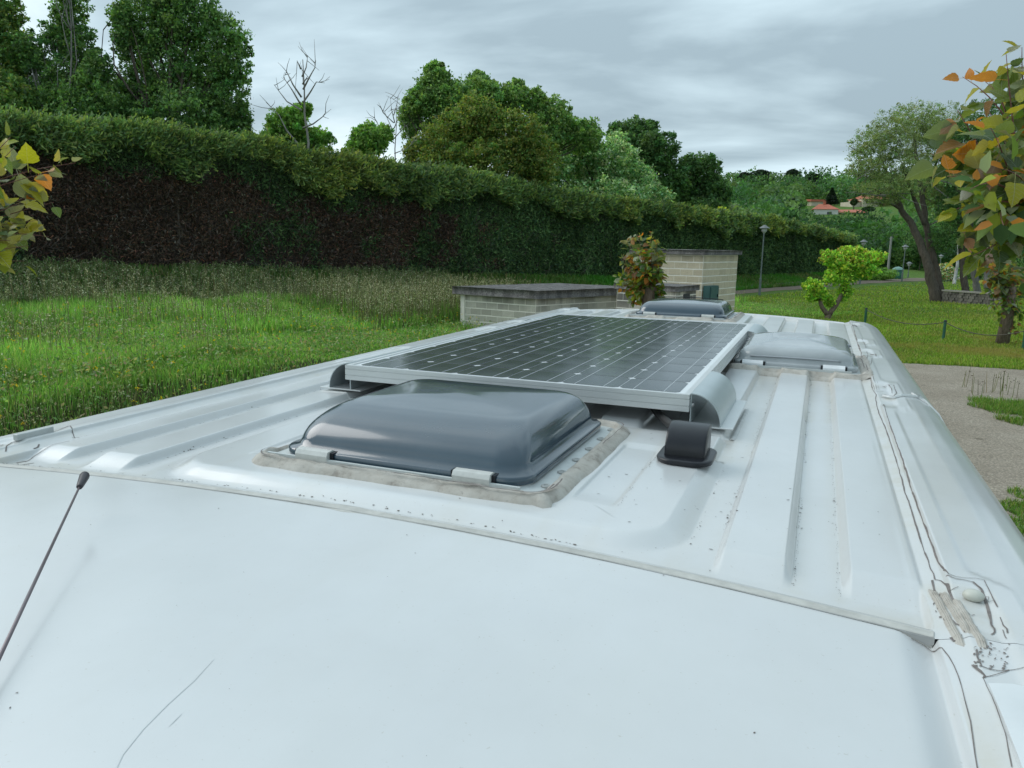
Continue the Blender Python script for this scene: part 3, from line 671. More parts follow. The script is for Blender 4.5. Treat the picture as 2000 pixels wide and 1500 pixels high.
# ---- hatches
def rrect(cx, cyy, hx, hy, r, n=7):
    pts = []
    for sx, sy, a0 in ((1, 1, 0), (-1, 1, 90), (-1, -1, 180), (1, -1, 270)):
        for k in range(n):
            a = R(a0 + 90 * k / (n - 1)); pts.append((cx + sx * (hx - r) + r * math.cos(a), cyy + sy * (hy - r) + r * math.sin(a)))
    return pts
def hatch(cx, cyy, hx, hy, z0, height, mat, label, front_slope=0.06, flange=(0.035, 0.035), style=0, seal=None, screws=True):
    root = empty('roof_hatch', (cx, cyy, z0), van); root.location = Vector((cx, cyy, z0)) - PW(van); tag(root, label)
    g = G(); fx, fy = hx + flange[0], hy + flange[1]
    # flat flange with an upstanding front lip
    r0 = rrect(cx, cyy, fx, fy, 0.03)
    g.rings([[(x, y, z0 + 0.0005) for x, y in r0], [(x, y, z0 + 0.0045) for x, y in r0], [(x, y, z0 + 0.0065) for x, y in rrect(cx, cyy, fx - .004, fy - .004, 0.028)],
             [(x, y, z0 + 0.009) for x, y in rrect(cx, cyy, hx - 0.004, hy - 0.004, 0.03)], [(x, y, z0 + 0.020) for x, y in rrect(cx, cyy, hx - 0.012, hy - 0.012, 0.03)]], cap0=False)
    g.box(cx - fx + 0.012, cx + fx - 0.03, cyy - fy + .001, cyy - fy + 0.006, z0 + 0.001, z0 + 0.017)
    g.build('flange', FLANGE, root, angle=40)
    # domed lid: skirt lip, then rounded shoulder, then gently crowned top
    ztop = z0 + height; rings = []
    def ring(hx_, hy_, r_, z, ys=0.0): return [(x, y, z) for x, y in rrect(cx, cyy + ys, hx_, hy_, max(r_, .01), 9)]
    zl = z0 + 0.012
    rings.append(ring(hx, hy, 0.045, zl)); rings.append(ring(hx + .001, hy + .001, 0.045, zl + 0.010)); rings.append(ring(hx - 0.002, hy - 0.002, 0.044, zl + 0.0125)); rings.append(ring(hx - 0.013, hy - 0.013, 0.043, zl + 0.015))
    H1 = height - 0.027 - 0.004
    for k in range(1, 15):
        t = k / 14; ang = t * math.pi / 2
        ex = 0.45 if style == 1 else 0.80; ca = math.cos(ang) ** ex if k < 14 else 0.0; inw = 0.013 + 0.014 * math.sin(ang) + (0.022 if style == 1 else 0.036) * (1 - ca); zz2 = zl + 0.015 + H1 * math.sin(ang) ** ex
        rings.append(ring(hx - inw, hy - inw * 1.05 - front_slope * 0.5 * (0.55 * math.sin(ang) ** 2 + 0.45 * (1 - ca)), 0.047 - 0.010 * t, zz2, front_slope * 0.5 * (0.55 * math.sin(ang) ** 2 + 0.45 * (1 - ca))))
    lastr = rings[-1]; cxx = cx; cyc = cyy + front_slope * 0.5
    for k in range(1, 9):
        f = 1 - k / 9.0
        cr = []
        for x, y, z in lastr:
            cr.append((cxx + (x - cxx) * f, cyc + (y - cyc) * f, z + 0.006 * (1 - f * f)))
        rings.append(cr)
    rings = [[(x, y, z) for x, y, z in r_] for r_ in rings]
    if style == 1:      # arched translucent vent: crown across its width with a raised rear visor
        rings = [[(x, y, z + max(0, (z - zl - 0.014)) / max(height - 0.03, 1e-3) * (0.015 * (1 - ((x - cx) / hx) ** 2) + 0.010 * sm(y, cyy + hy * 0.20, cyy + hy * 0.34))) for x, y, z in r_] for r_ in rings]
    lid = G().rings(rings, cap0=False).build('lid', mat, root, smooth=True)
    if style == 1:
        # pressed groove across the front face and the arched joint on top
        g = G(); g.tube([(cx + hx * q, cyy - hy + 0.0135, z0 + 0.040 + 0.002 * (1 - q * q)) for q in np.linspace(-0.72, 0.72, 12)], 0.0022, 6)
        g.build('lid_groove', simple('grey_groove', (.33, .35, .37), .4), root, smooth=True)
        g = G(); g.tube([(cx + hx * q * .97, cyy + hy * 0.27, z0 + height + 0.0075 + 0.0155 * (1 - q ** 2) - 0.006 - 0.016 * abs(q) ** 9) for q in np.linspace(-0.93, 0.93, 22)], 0.003, 6)
        g.build('lid_joint', simple('grey_joint', (.30, .32, .34), .4), root, smooth=True)
    if style == 2:
        g = G(); g.tube([(cx + hx * q, cyy + hy * 0.30, z0 + height + 0.001 + 0.010 * (1 - q * q) ) for q in np.linspace(-0.72, 0.78, 16)], 0.0022, 6); g.build('lid_joint', BLACK, root, smooth=True)
    for q in (-0.66, 0.62):
        hxx = cx + hx * q; yq = cyy - hy
        g = G(); w = 0.030
        prof = [(-0.012, 0.010), (-0.013, 0.022), (-0.009, 0.0285), (0.004, 0.0295), (0.010, 0.027), (0.010, 0.010)]
        g.rings([[(hxx - w, yq + a, z0 + b) for a, b in prof], [(hxx + w, yq + a, z0 + b) for a, b in prof]])
        g.build('hinge', HINGE if style != 1 else simple('white_hinge', (.76, .77, .78), .35), root, angle=30)
        g = G(); g.box(hxx - w - 0.006, hxx + w + 0.006, yq - 0.004, yq + 0.014, z0 + 0.014, z0 + 0.0265); g.build('hinge_slot', BLACK, root)
    if screws:
        for k in range(6):
            y = cyy - fy + 0.05 + k * (2 * fy - 0.085) / 5
            g = G().lathe([(0.0075, 0), (0.0078, 0.003), (0.0062, 0.0045), (0.004, 0.0042), (0.0035, 0.003)], (cx + hx + 0.017, y, z0 + 0.0058), 10)
            g.build('screw', simple('screw_cap', (.36, .37, .36), .5), root, angle=40)
    # sealant apron round the flange
    n_ = 240; tt = np.linspace(0, 1, n_); ring0 = np.array(rrect(cx, cyy, fx + 0.004, fy + 0.004, 0.03, 20)); ring0 = np.r_[ring0, ring0[:1]]
    P = resample(ring0, 0.006); n_ = len(P); ang = np.arctan2(P[:, 1] - cyy, P[:, 0] - cx)
    side = np.where(P[:, 0] > cx + fx - 0.01, 1.0, 0.0); front = np.where(P[:, 1] < cyy - fy + 0.012, 1.0, 0.0)
    wd = 0.010 + 0.016 * side + 0.012 * front + 0.006 * vnoise(P[:, 0], P[:, 1], 90, 3, 14)
    t_ = np.gradient(P, axis=0); t_ /= np.linalg.norm(t_, axis=1)[:, None] + 1e-9; nn = np.stack([t_[:, 1], -t_[:, 0]], 1)
    rows = []
    for k, (kk, hh) in enumerate(((-0.7, 0.0035), (-0.3, 0.0130), (0.0, 0.0135), (0.3, 0.0105), (0.7, 0.0075), (1.0, -0.0006))):
        off = np.where(kk < 0, kk * 0.012, kk * wd); Q = P + nn * off[:, None]; nzv = vnoise(Q[:, 0], Q[:, 1], 91 + k, 4, 30)
        base = np.where(kk < 0, z0 + 0.0045, 0) if kk < 0 else H(Q[:, 0], Q[:, 1])
        rows.append(np.c_[Q, base + hh * (1 + 0.45 * nzv) * (0.45 if kk < 0 else 1)])
    V = np.concatenate(rows); i = np.arange(n_ - 1); F = np.concatenate([np.stack([r_ * n_ + i, r_ * n_ + i + 1, (r_ + 1) * n_ + i + 1, (r_ + 1) * n_ + i], 1) for r_ in range(5)])
    o = link('sealant_border', meshnp('sealant_border', V, F, True), SEAL); o.parent = root; o.location = -PW(root)
    # cracks in that sealant
    cparts = []
    for j in range(5):
        a = int(n_ * random.random()); Lc = int(n_ * 0.16); idx = np.arange(a, a + Lc) % (n_ - 1); Q = P[idx] + nn[idx] * (0.004 + 0.008 * random.random() + 0.003 * vnoise(P[idx, 0], P[idx, 1], 95 + j, 4, 25))[:, None]
        tt2 = np.gradient(Q, axis=0); tt2 /= np.linalg.norm(tt2, axis=1)[:, None] + 1e-9; n2_ = np.stack([tt2[:, 1], -tt2[:, 0]], 1); w = 0.0014 * np.clip(0.7 + vnoise(Q[:, 0], Q[:, 1], 99 + j, 3, 30), 0.1, 1.6)
        zc = H(Q[:, 0], Q[:, 1]) + 0.0150; m_ = len(Q); ii = np.arange(m_ - 1)
        if (np.linalg.norm(np.diff(Q, axis=0), axis=1) > 0.05).any(): continue
        cparts.append((np.r_[np.c_[Q + n2_ * w[:, None], zc], np.c_[Q - n2_ * w[:, None], zc]], np.stack([ii, ii + 1, m_ + ii + 1, m_ + ii], 1)))
    if cparts:
        V, F = join(cparts); o = link('sealant_crack', meshnp('sealant_crack', V, F), CRACK); o['kind'] = 'stuff'; o.parent = root; o.location = -PW(root)
    return root
hatch(0.420, -0.329, 0.219, 0.219, RZ - 0.002, 0.088, DOME, 'large smoked grey roof hatch lid nearest the camera, in front of the solar panel', front_slope=0.075, flange=(0.024, 0.013))
hatch(0.365, 2.55, 0.228, 0.225, RZ - 0.004, 0.082, DOME, 'smoked grey roof hatch lid at the rear, behind the solar panel', front_slope=0.03, flange=(0.026, 0.03), style=2)
hatch(0.955, 1.055, 0.178, 0.195, RZ - 0.008, 0.064, MILKY, 'milky translucent roof vent beside the solar panel and right rail', front_slope=0.02, flange=(0.010, 0.02), style=1, screws=False)

# ---- solar panel
ZP = 2.567; PT = 0.1268
sp = empty('solar_panel', (0.38, 0.76, ZP), van); sp.location = Vector((0.38, 0.76, ZP)) - PW(van)
tag(sp, 'framed solar panel of seventy-two dark square cells')
X0, X1, Y0, Y1 = -0.0236, 0.7844, -0.022, 1.549; TH = 0.035
def fr_profile(): return None
g = G()
def frame_bar(a, b, inward):
    """profiled aluminium bar from a to b; inward = unit vector to the panel's inside"""
    a = np.array(a); b = np.array(b); t = (b - a) / np.linalg.norm(b - a)
    prof = [(0.0, 0.0), (0.0, -0.0085), (0.0012, -0.0092), (0.0012, -0.0100), (0.0, -0.0107), (0.0, -0.0225), (0.0012, -0.0232), (0.0012, -0.0240), (0.0, -0.0247), (0.0, -TH), (0.022, -TH), (0.022, -TH + .002), (0.002, -TH + .002), (0.002, -0.008), (0.011, -0.006), (0.011, 0.0)]
    rings = []
    for k, P in enumerate((a, b)):
        sgn = 1 if k == 0 else -1
        rings.append([tuple(P + t * sgn * i + inward * i + np.array([0, 0, z])) for i, z in prof])
    g.rings(rings)
I = np.array
frame_bar((X0, Y0, ZP), (X1, Y0, ZP), I([0, 1.0, 0])); frame_bar((X1, Y0, ZP), (X1, Y1, ZP), I([-1.0, 0, 0])); frame_bar((X1, Y1, ZP), (X0, Y1, ZP), I([0, -1.0, 0])); frame_bar((X0, Y1, ZP), (X0, Y0, ZP), I([1.0, 0, 0]))
g.build('panel_frame', ALU, sp)
g = G(); g.box(X0 + 0.0105, X1 - 0.0105, Y0 + 0.0105, Y1 - 0.0105, ZP - 0.0065, ZP - 0.0022); g.build('backsheet', BACKS, sp)
hc = PT / 2 - 0.0009; ch = 0.0085
hy_ = hc - 0.0009
oct_ = [(hc - ch, -hy_), (hc, -hy_ + ch), (hc, hy_ - ch), (hc - ch, hy_), (-hc + ch, hy_), (-hc, hy_ - ch), (-hc, -hy_ + ch), (-hc + ch, -hy_)]
g = G(); g.rings([[(x, y, -0.0004) for x, y in oct_], [(x, y, 0.0) for x, y in oct_]]); cme = bpy.data.meshes.new('solar_cell'); cme.from_pydata(g.v, [], g.f); cme.materials.append(CELL)
for i in range(6):
    for j in range(12):
        o = bpy.data.objects.new('solar_cell', cme); col.objects.link(o); o.parent = sp; o.location = Vector((PT * (i + 0.5), PT * (j + 0.5), ZP - 0.0017)) - PW(sp)
for i in range(6):
    for q in (0.25, 0.75):
        x = PT * (i + q); g = G(); g.box(x - 0.0008, x + 0.0008, 0.001, PT * 12 - 0.001, ZP - 0.0018, ZP - 0.00145); g.build('busbar', BUSB, sp)
# curved aluminium corner brackets
def bracket(side, y0, y1, label):
    b = empty('mounting_bracket', (X1 if side > 0 else X0, y0, RZ), van); b.location = Vector((X1 if side > 0 else X0, y0, RZ)) - PW(van); tag(b, label)
    xw = (X1 + 0.0006) if side > 0 else (X0 - 0.0006); zt = ZP + 0.001; rad = zt - RZ - 0.004; th = 0.002
    outer = []; inner = []
    for k in range(17):
        a = math.pi / 2 * k / 16; outer.append((xw + side * (0.002 + (rad - 0.004) * math.sin(a)), RZ + 0.004 + rad * math.cos(a)))
    for k in range(17):
        a = math.pi / 2 * (16 - k) / 16; inner.append((xw + side * (0.002 + (rad - 0.004 - th) * math.sin(a)), RZ + 0.004 + (rad - th) * math.cos(a)))
    for nm, prof in (('bracket_cowl', outer + inner),):
        pr = prof if side > 0 else prof[::-1]
        G().rings([[(x, y0, z) for x, z in pr], [(x, y1, z) for x, z in pr]]).build(nm, ALUS, b, angle=35)
    g = G(); g.box(min(xw, xw + side * th), max(xw, xw + side * th), y0 + .0005, y1 - .0005, RZ + 0.0045, zt - 0.0005); g.build('bracket_wall', ALUS, b)
    g = G(); xa, xb = sorted((xw - side * 0.030, xw + side * (rad + 0.022))); g.box(xa, xb, y0 - 0.004, y1 + .004, RZ + 0.0012, RZ + 0.004); g.build('foot_plate', ALU, b, bevel=0.0008)
    g = G(); rg = []
    for (r_, dx_) in ((0.0055, 0.0), (0.0055, 0.003), (0.003, 0.0045)):
        rg.append([(xw + side * (0.0022 + dx_), y0 + 0.012 + r_ * math.cos(2 * math.pi * k / 10), RZ + 0.043 + r_ * math.sin(2 * math.pi * k / 10)) for k in range(10)])
    g.rings(rg); g.build('screw', simple('steel_screw', (.5, .5, .5), .3, metal=.8), b)
    V, F = ribbon_mesh(np.c_[np.full(60, xw + side * (rad + 0.0225)), np.linspace(y0 - 0.01, y1 + 0.01, 60)], 0.011 + 0.003 * vnoise(np.linspace(0, 6, 60), np.zeros(60), 55, 3, 1), thick=0.0022)
    o = link('sealant_border', meshnp('sealant_border', V, F, True), SEALW); o.parent = b; o.location = -PW(b)
    V, F = ribbon_mesh(np.c_[np.linspace(min(xw - side * .03, xw + side * .08), max(xw - side * .03, xw + side * .08), 30), np.full(30, y0 - 0.007)], 0.010, thick=0.002)
    o = link('sealant_border', meshnp('sealant_border', V, F, True), SEALW); o.parent = b; o.location = -PW(b)
bracket(1, -0.008, 0.292, 'curved aluminium bracket at the near right corner of the solar panel')
bracket(1, 1.25, 1.54, 'curved aluminium bracket at the far right corner of the solar panel')
bracket(-1, 0.0, 0.292, 'curved aluminium bracket at the near left corner of the solar panel')
bracket(-1, 1.25, 1.54, 'curved aluminium bracket at the far left corner of the solar panel')

# ---- black cable gland and its cable
gl = empty('cable_gland', (0.815, -0.235, RZ), van); gl.location = Vector((0.815, -0.235, RZ)) - PW(van); tag(gl, 'glossy black hooded cable entry beside the front hatch')
gx_, gy_ = 0.818, -0.238
g = G(); rings = []
for z, e in ((-0.001, 0.0), (0.005, 0.001), (0.0068, 0.0), (0.0078, -0.003), (0.0082, -0.010)):
    rings.append([(x, y, RZ + z) for x, y in rrect(gx_, gy_, 0.046 + e, 0.058 + e, 0.032, 8)])
g.rings(rings); g.build('gland_base', BLACK, gl, angle=40)
def hood():
    prof = [(-0.040 + 0.058 * (1 - math.cos(a) ** 0.9), 0.008 + 0.047 * math.sin(a) ** 0.9) for a in [i * math.pi / 2 / 12 for i in range(12)]] + [(0.020, 0.0552), (0.030, 0.0545), (0.034, 0.052), (0.035, 0.046), (0.034, 0.008)]
    xs = [(-0.0335, 0.80, -0.004), (-0.033, 0.93, -0.0015), (-0.030, 0.985, -0.0003), (-0.026, 1, 0), (0.026, 1, 0), (0.030, 0.985, -0.0003), (0.033, 0.93, -0.0015), (0.0335, 0.80, -0.004)]
    rings = [[(gx_ + x, gy_ + 0.006 + y * (0.55 + 0.45 * s_ if False else (0.90 + 0.10 * s_)), RZ + 0.0075 + (z - 0.0075) * (0.84 + 0.16 * s_)) for y, z in prof] for x, s_, e in xs]
    return G().rings(rings)
hood().build('gland_hood', BLACK, gl, smooth=False, angle=50)
g = G(); g.tube([(gx_ - 0.01, gy_ + 0.04, RZ + 0.028), (gx_ - 0.025, gy_ + 0.09, RZ + 0.022), (gx_ - 0.06, gy_ + 0.17, RZ + 0.014), (gx_ - 0.10, gy_ + 0.26, RZ + 0.011), (gx_ - 0.13, gy_ + 0.34, RZ + 0.011), (gx_ - 0.15, gy_ + 0.45, RZ + 0.012)], 0.0085, 10); g.build('cable', RUBBER, gl, smooth=True)

# ---- aerial on the cab roof
an = empty('aerial', (0.53, -1.30, 2.49), van); an.location = Vector((0.50, -1.30, 2.49)) - PW(van); tag(an, 'thin roof aerial leaning back with a black tip')
tip = atD(166, 928, 1.0); m_ = atD(150, 976, 0.985); base = at(-215, 1740, 2.489)
dirv = (tip - m_) / np.linalg.norm(tip - m_)
dirv = tip - base; dirv /= np.linalg.norm(dirv); capb = tip - dirv * 0.040
G().tube([base, capb], [0.0022, 0.0014], 8).build('rod', simple('aerial_rod', (.16, .13, .14), .35, metal=.4, var=.1), an, smooth=True)
G().tube([capb - dirv * .001, capb, capb + dirv * 0.004, tip - dirv * 0.004, tip - dirv * 0.001, tip], [0.003, 0.0036, 0.0042, 0.0062, 0.0058, 0.0035], 12).build('tip', simple('aerial_tip', (.022, .018, .024), .45), an, smooth=True)
G().lathe([(0.02, 0), (0.02, .006), (0.012, .014), (0.006, .03)], tuple(base - np.array([0, 0, .003])), 14).build('base', BLACK, an, angle=40)

# ---- rest of the van body
def bodyprof(y):
    """half outline (d,z) from shoulder to sill"""
    return [(0.9245, 2.246), (0.955, 2.0), (0.985, 1.6), (1.02, 1.15), (1.025, 0.8), (1.01, 0.42)]
for s_ in (1, -1):
    g = G(); ys = [-2.30, -1.2, 0.5, 2.0, 2.62]; rings = []
    for y in ys:
        pr = [(XC + s_ * d_, y, z) for d_, z in bodyprof(y)] + [(XC + s_ * (d_ - 0.03), y, z) for d_, z in bodyprof(y)[::-1]]
        rings.append(pr if s_ < 0 else pr[::-1])
    g.rings(rings)
    g.build('side_panel', PAINT2, van, angle=30)
g = G(); g.rings([[(XC + s_ * d_, y, z) for s_ in (1,) for d_, z in bodyprof(0)] + [(XC - d_, y, z) for d_, z in bodyprof(0)[::-1]] for y in (2.6, 2.68)]); g.build('rear_door', PAINT2, van, angle=30)
g = G(); g.box(XC - 0.98, XC + 0.98, -4.0, 2.6, 0.36, 0.42); g.build('floor_pan', DARKIN, van)
g = G()
nose = [(-2.40, 2.20), (-3.02, 1.42), (-3.55, 1.12), (-3.78, 0.85), (-3.80, 0.40)]
g.rings([[(XC + s_ * w, y, z) for y, z in nose for w in (1,)] + [(XC + s_ * 0.98, -2.4, 0.40)] for s_, w in ((-0.98, 1), (0.98, 1))] if False else
        [[(XC - 0.98, y, z) for y, z in nose] + [(XC - 0.98, -2.3, 0.40)], [(XC + 0.98, y, z) for y, z in nose] + [(XC + 0.98, -2.3, 0.40)]])
g.build('bonnet', PAINT2, van, angle=30)
g = G(); g.add([(XC - 0.85, -2.455, 2.14), (XC + 0.85, -2.455, 2.14), (XC + 0.92, -3.0, 1.46), (XC - 0.92, -3.0, 1.46), (XC - 0.85, -2.445, 2.15), (XC + 0.85, -2.445, 2.15), (XC + 0.92, -2.99, 1.47), (XC - 0.92, -2.99, 1.47)], [(0, 1, 2, 3), (7, 6, 5, 4), (0, 4, 5, 1), (1, 5, 6, 2), (2, 6, 7, 3), (3, 7, 4, 0)])
g.build('windscreen', GLASS, van)
for s_ in (1, -1):
    g = G(); g.add([(XC + s_ * 1.005, -2.25, 1.40), (XC + s_ * 1.005, -1.35, 1.40), (XC + s_ * 0.965, -1.40, 1.95), (XC + s_ * 0.965, -2.15, 1.95), (XC + s_ * 0.99, -2.25, 1.40), (XC + s_ * 0.99, -1.35, 1.40), (XC + s_ * 0.945, -1.40, 1.95), (XC + s_ * 0.945, -2.15, 1.95)], [(0, 1, 2, 3), (7, 6, 5, 4), (0, 4, 5, 1), (1, 5, 6, 2), (2, 6, 7, 3), (3, 7, 4, 0)])
    g.build('door_window', GLASS, van)
    for y in (-2.9, 1.3):
        wv = empty('wheel', (XC + s_ * 0.93, y, 0.34), van); wv.location = Vector((XC + s_ * 0.93, y, 0.34)) - PW(van)
        def wh(prof, nm, mt):
            g = G(); n = 28; V = [(XC + s_ * (0.93 + a), y + r_ * math.cos(2 * math.pi * k / n), 0.34 + r_ * math.sin(2 * math.pi * k / n)) for a, r_ in prof for k in range(n)]
            F = [(i * n + k, i * n + (k + 1) % n, (i + 1) * n + (k + 1) % n, (i + 1) * n + k) for i in range(len(prof) - 1) for k in range(n)]
            F += [tuple(range(n)), tuple((len(prof) - 1) * n + k for k in range(n))]; g.add(V, F); g.build(nm, mt, wv, angle=40)
        wh([(-0.11, 0.22), (-0.11, 0.32), (-0.09, 0.34), (0.07, 0.34), (0.095, 0.32), (0.095, 0.215)], 'tyre', RUBBER)
        wh([(0.04, 0.05), (0.085, 0.07), (0.06, 0.16), (0.09, 0.21)], 'rim', simple('grey_rim', (.35, .36, .37), .4, metal=.6))

# ================================================================== VEGETATION
def rnd_frames(n, up=0.0):
    t = rng.normal(size=(n, 3)); t /= np.linalg.norm(t, axis=1)[:, None]
    b = rng.normal(size=(n, 3)); b[:, 2] *= (1 - up); b -= (b * t).sum(1)[:, None] * t; b /= np.linalg.norm(b, axis=1)[:, None] + 1e-9
    return t, b
def leafmesh(name, P, size, cols, asp=0.55, t=None, b=None, fold=0.0):
    n = len(P); size = np.broadcast_to(size, (n,))[:, None]
    if t is None: t, b = rnd_frames(n)
    nn = np.cross(t, b)
    V = np.stack([P - t * size * .5, P + b * size * asp * .5 + nn * size * 0.08, P + t * size * .5, P - b * size * asp * .5 + nn * size * 0.08], 1).reshape(-1, 3)
    F = np.arange(4 * n).reshape(-1, 4)
    return V, F, np.repeat(cols, 4, axis=0)
def trileaf(P, size, cols, asp=0.6, t=None, b=None):
    n = len(P); size = np.broadcast_to(size, (n,))[:, None]
    if t is None: t, b = rnd_frames(n)
    V = np.stack([P - t * size * .55, P + t * size * .30 + b * size * asp * .62, P + t * size * .42 - b * size * asp * .55], 1).reshape(-1, 3)
    return V, np.arange(3 * n).reshape(-1, 3), np.repeat(cols, 3, axis=0)
def pal(n, cols, w=None, jit=0.18):
    cols = np.array(cols, float); k = rng.choice(len(cols), size=n, p=w)
    return np.clip(cols[k] * (1 + jit * rng.normal(size=(n, 1))) * (1 + 0.06 * rng.normal(size=(n, 3))), 0.002, 1)
def ell_clumps(c, r, k, shell=0.55):
    d = rng.normal(size=(k, 3)); d /= np.linalg.norm(d, axis=1)[:, None]
    return c + d * (rng.random((k, 1)) ** shell) * np.array(r)
def crown_leaves(blobs, nleaf, lsize, cols, w=None, clump=0.20, squash=0.75, kper=46, asp=0.6, hole=0.0, tri=True):
    """blobs: list of (centre, radii)"""
    area = np.array([r[0] * r[2] for c, r in blobs]); nleaf = int(nleaf * 2.5); lsize = lsize * 0.67; ns = (nleaf * area / area.sum()).astype(int); PP = []; CC = []
    for (c, r), n in zip(blobs, ns):
        k = max(6, int(kper * 2.2)); cl = ell_clumps(np.array(c), np.array(r) * 1.0, k, 0.45)
        rc = 0.72 * clump * (r[0] * r[2]) ** 0.5 * rng.uniform(0.5, 1.6, size=k); cid = rng.integers(0, k, size=n)
        d = rng.normal(size=(n, 3)); d /= np.linalg.norm(d, axis=1)[:, None]; d[:, 2] = d[:, 2] * squash + 0.12
        P = cl[cid] + d * (rc[cid] * rng.random(n) ** 0.4)[:, None]
        lo = rng.random(n) < 0.36; dd_ = rng.normal(size=(n, 3)); dd_ /= np.linalg.norm(dd_, axis=1)[:, None]; P[lo] = (np.array(c) + dd_ * np.array(r) * (0.45 + 0.43 * rng.random((n, 1)) + 0.25 * rng.random((n, 1)) ** 5))[lo]
        tone = 3.6 * (1 + 0.16 * rng.normal(size=k))[cid][:, None]; hue = (0.10 * rng.normal(size=k))[cid]
        C = pal(n, cols, w) * tone; C[:, 0] *= 1 + hue; PP.append(P); CC.append(C)
    P = np.concatenate(PP); C = np.clip(np.concatenate(CC), 0.003, 1)
    return (trileaf if tri else lambda P, s_, C, a_: leafmesh('l', P, s_, C, a_))(P, lsize * (1.12 if tri else 1) * rng.uniform(0.5, 1.4, size=len(P)), C, asp)
def limb(g, a, b, r0, r1, wob=0.25, n=7, k=6):
    a = np.array(a, float); b = np.array(b, float); L_ = np.linalg.norm(b - a); off = rng.normal(size=3) * wob * L_ * 0.25; off[2] *= .3
    pts = []; rad = []
    for i in range(n):
        t = i / (n - 1); pts.append(a + (b - a) * t + off * math.sin(math.pi * t) + rng.normal(size=3) * wob * 0.02 * L_ * (0 < i < n - 1)); rad.append(r0 + (r1 - r0) * t)
    g.tube(pts, rad, k); return pts
def tree(name, label, blobs_px, D, nleaf, lsize, cols, w=None, cat='tree', group=None, base_u=None, trunk_r=0.25, bark=None, clump=0.2, mat=None, kper=46, depth=0.85, asp=0.6, twigs=0, trunk_pts=None):
    bark = bark or BARK; blobs = []
    for (u, v, ru, rv) in blobs_px:
        Dk = D + (rng.random() - 0.5) * 0.04 * D; c = atD(u, v, Dk); ru_, rv_ = ru * Dk / FPX, rv * Dk / FPX; blobs.append((c, (ru_, ru_ * depth, rv_)))
    cc = np.mean([b[0] for b in blobs], axis=0)
    if base_u is None: bx_, by_ = cc[0], cc[1]
    else: q = atD(base_u, 500, D); bx_, by_ = q[0], q[1]
    bz = float(T(bx_, by_)) - 0.1
    root = empty(name, (bx_, by_, bz)); tag(root, label, cat, group)
    V, F, C = crown_leaves(blobs, nleaf, lsize, cols, w, clump, kper=kper, asp=asp)
    o = link('crown', meshnp('crown', V, F, False, C), mat or FOL); o.parent = root; o.location = -PW(root)
    g = G(); low = min(b[0][2] - b[1][2] for b in blobs); fork = np.array([bx_, by_, bz + max(0.9, (cc[2] - bz) * 0.45)])
    limb(g, (bx_, by_, bz), fork, trunk_r, trunk_r * 0.72, 0.1)
    o = g.build('trunk', bark, root, smooth=True)
    for c, r in blobs:
        g = G(); pts = limb(g, fork, c + np.array([0, 0, r[2] * 0.2]) + FW * 0.25 * r[0], trunk_r * 0.32, trunk_r * 0.06, 0.10, 8, 5)
        for q in range(4 + twigs): e = c + np.clip(rng.normal(size=3), -1.3, 1.3) * np.array(r) * 0.42; limb(g, pts[rng.integers(3, 7)], e, trunk_r * 0.16, trunk_r * 0.03, 0.4, 5, 4)
        g.build('limb', bark, root, smooth=True)
    return root

# ---- the hedge
def hz(s): return np.interp(s, [-60, -10, 0, 8, 18.6, 31.6, 52.6, 60, 73], [6.2, 6.15, 6.08, 6.25, 5.93, 5.42, 5.15, 4.9, 4.3])
hedge = empty('cypress_hedge', (*xy(20, -0.8), float(zb(20))))
tag(hedge, 'long tall clipped cypress hedge, bare and brown inside with feathery green top', 'hedge')
SE = 75.0
sa = np.concatenate([np.arange(-14, 30, 0.3), np.arange(30, SE, 0.6)]); prof = [(0.02, 0.0), (0.0, .25), (0.05, .55), (0.12, .8), (0.0, .93), (-0.5, 1.0), (-1.2, 1.0), (-1.7, .9), (-1.8, .4), (-1.7, 0)]
V = []
for n_, f in prof:
    z = zb(sa) + (hz(sa) - 0.22 - zb(sa)) * f; nn_ = n_ - 0.30 + 0.20 * vnoise(sa, sa * 0 + f * 6, 200, 3, 0.6); x, y = xy(sa, nn_); V.append(np.c_[x, y, z])
F = []; m_ = len(sa); i = np.arange(m_ - 1)
for r_ in range(len(prof) - 1): F.append(np.stack([r_ * m_ + i, r_ * m_ + i + 1, (r_ + 1) * m_ + i + 1, (r_ + 1) * m_ + i], 1))
core = simple('dead_hedge_interior', (0.040, 0.030, 0.023), 0.95, var=0.5, vs=6)
o = link('inner_branches', meshnp('inner_branches', np.concatenate(V), np.concatenate(F), True), core); o.parent = hedge; o.location = -PW(hedge)
def hedge_face(N):
    # sample along s with density falling off with distance
    s = -14 + (SE + 14) * rng.random(N * 4); x, y = xy(s, 0 * s); D = np.hypot(x - CAM[0], y - CAM[1]); keep = rng.random(len(s)) < (20 / np.maximum(D, 20)) ** 1.6
    s = s[keep][:N]; f = rng.random(len(s)) ** 0.9
    z0, z1 = zb(s), hz(s); z = z0 + (z1 - z0) * f
    relief = vnoise(s, z, 210, 4, 0.9)
    n_ = 0.10 * (f > .8) + 0.22 * relief - 0.10 + rng.normal(size=len(s)) * 0.07 
    x, y = xy(s, n_); D = np.hypot(x - CAM[0], y - CAM[1])
    return s, f, z, n_, x, y, D
s, f, z, n_, x, y, D = hedge_face(250000)
greenness = 1.15 * sm(s, 6, 30) + 0.9 * vnoise(s, z * 1.2, 220, 4, 0.35) + 0.55 * vnoise(s, z, 221, 3, 1.6) - 0.30 + 0.95 * sm(f, .50, .85) + 0.5 * sm(0.12 - f, 0, 0.12) - 0.2 * sm(s,0,-4)
isg = rng.random(len(s)) < sm(greenness, -0.25, 0.45)
nl = len(s)
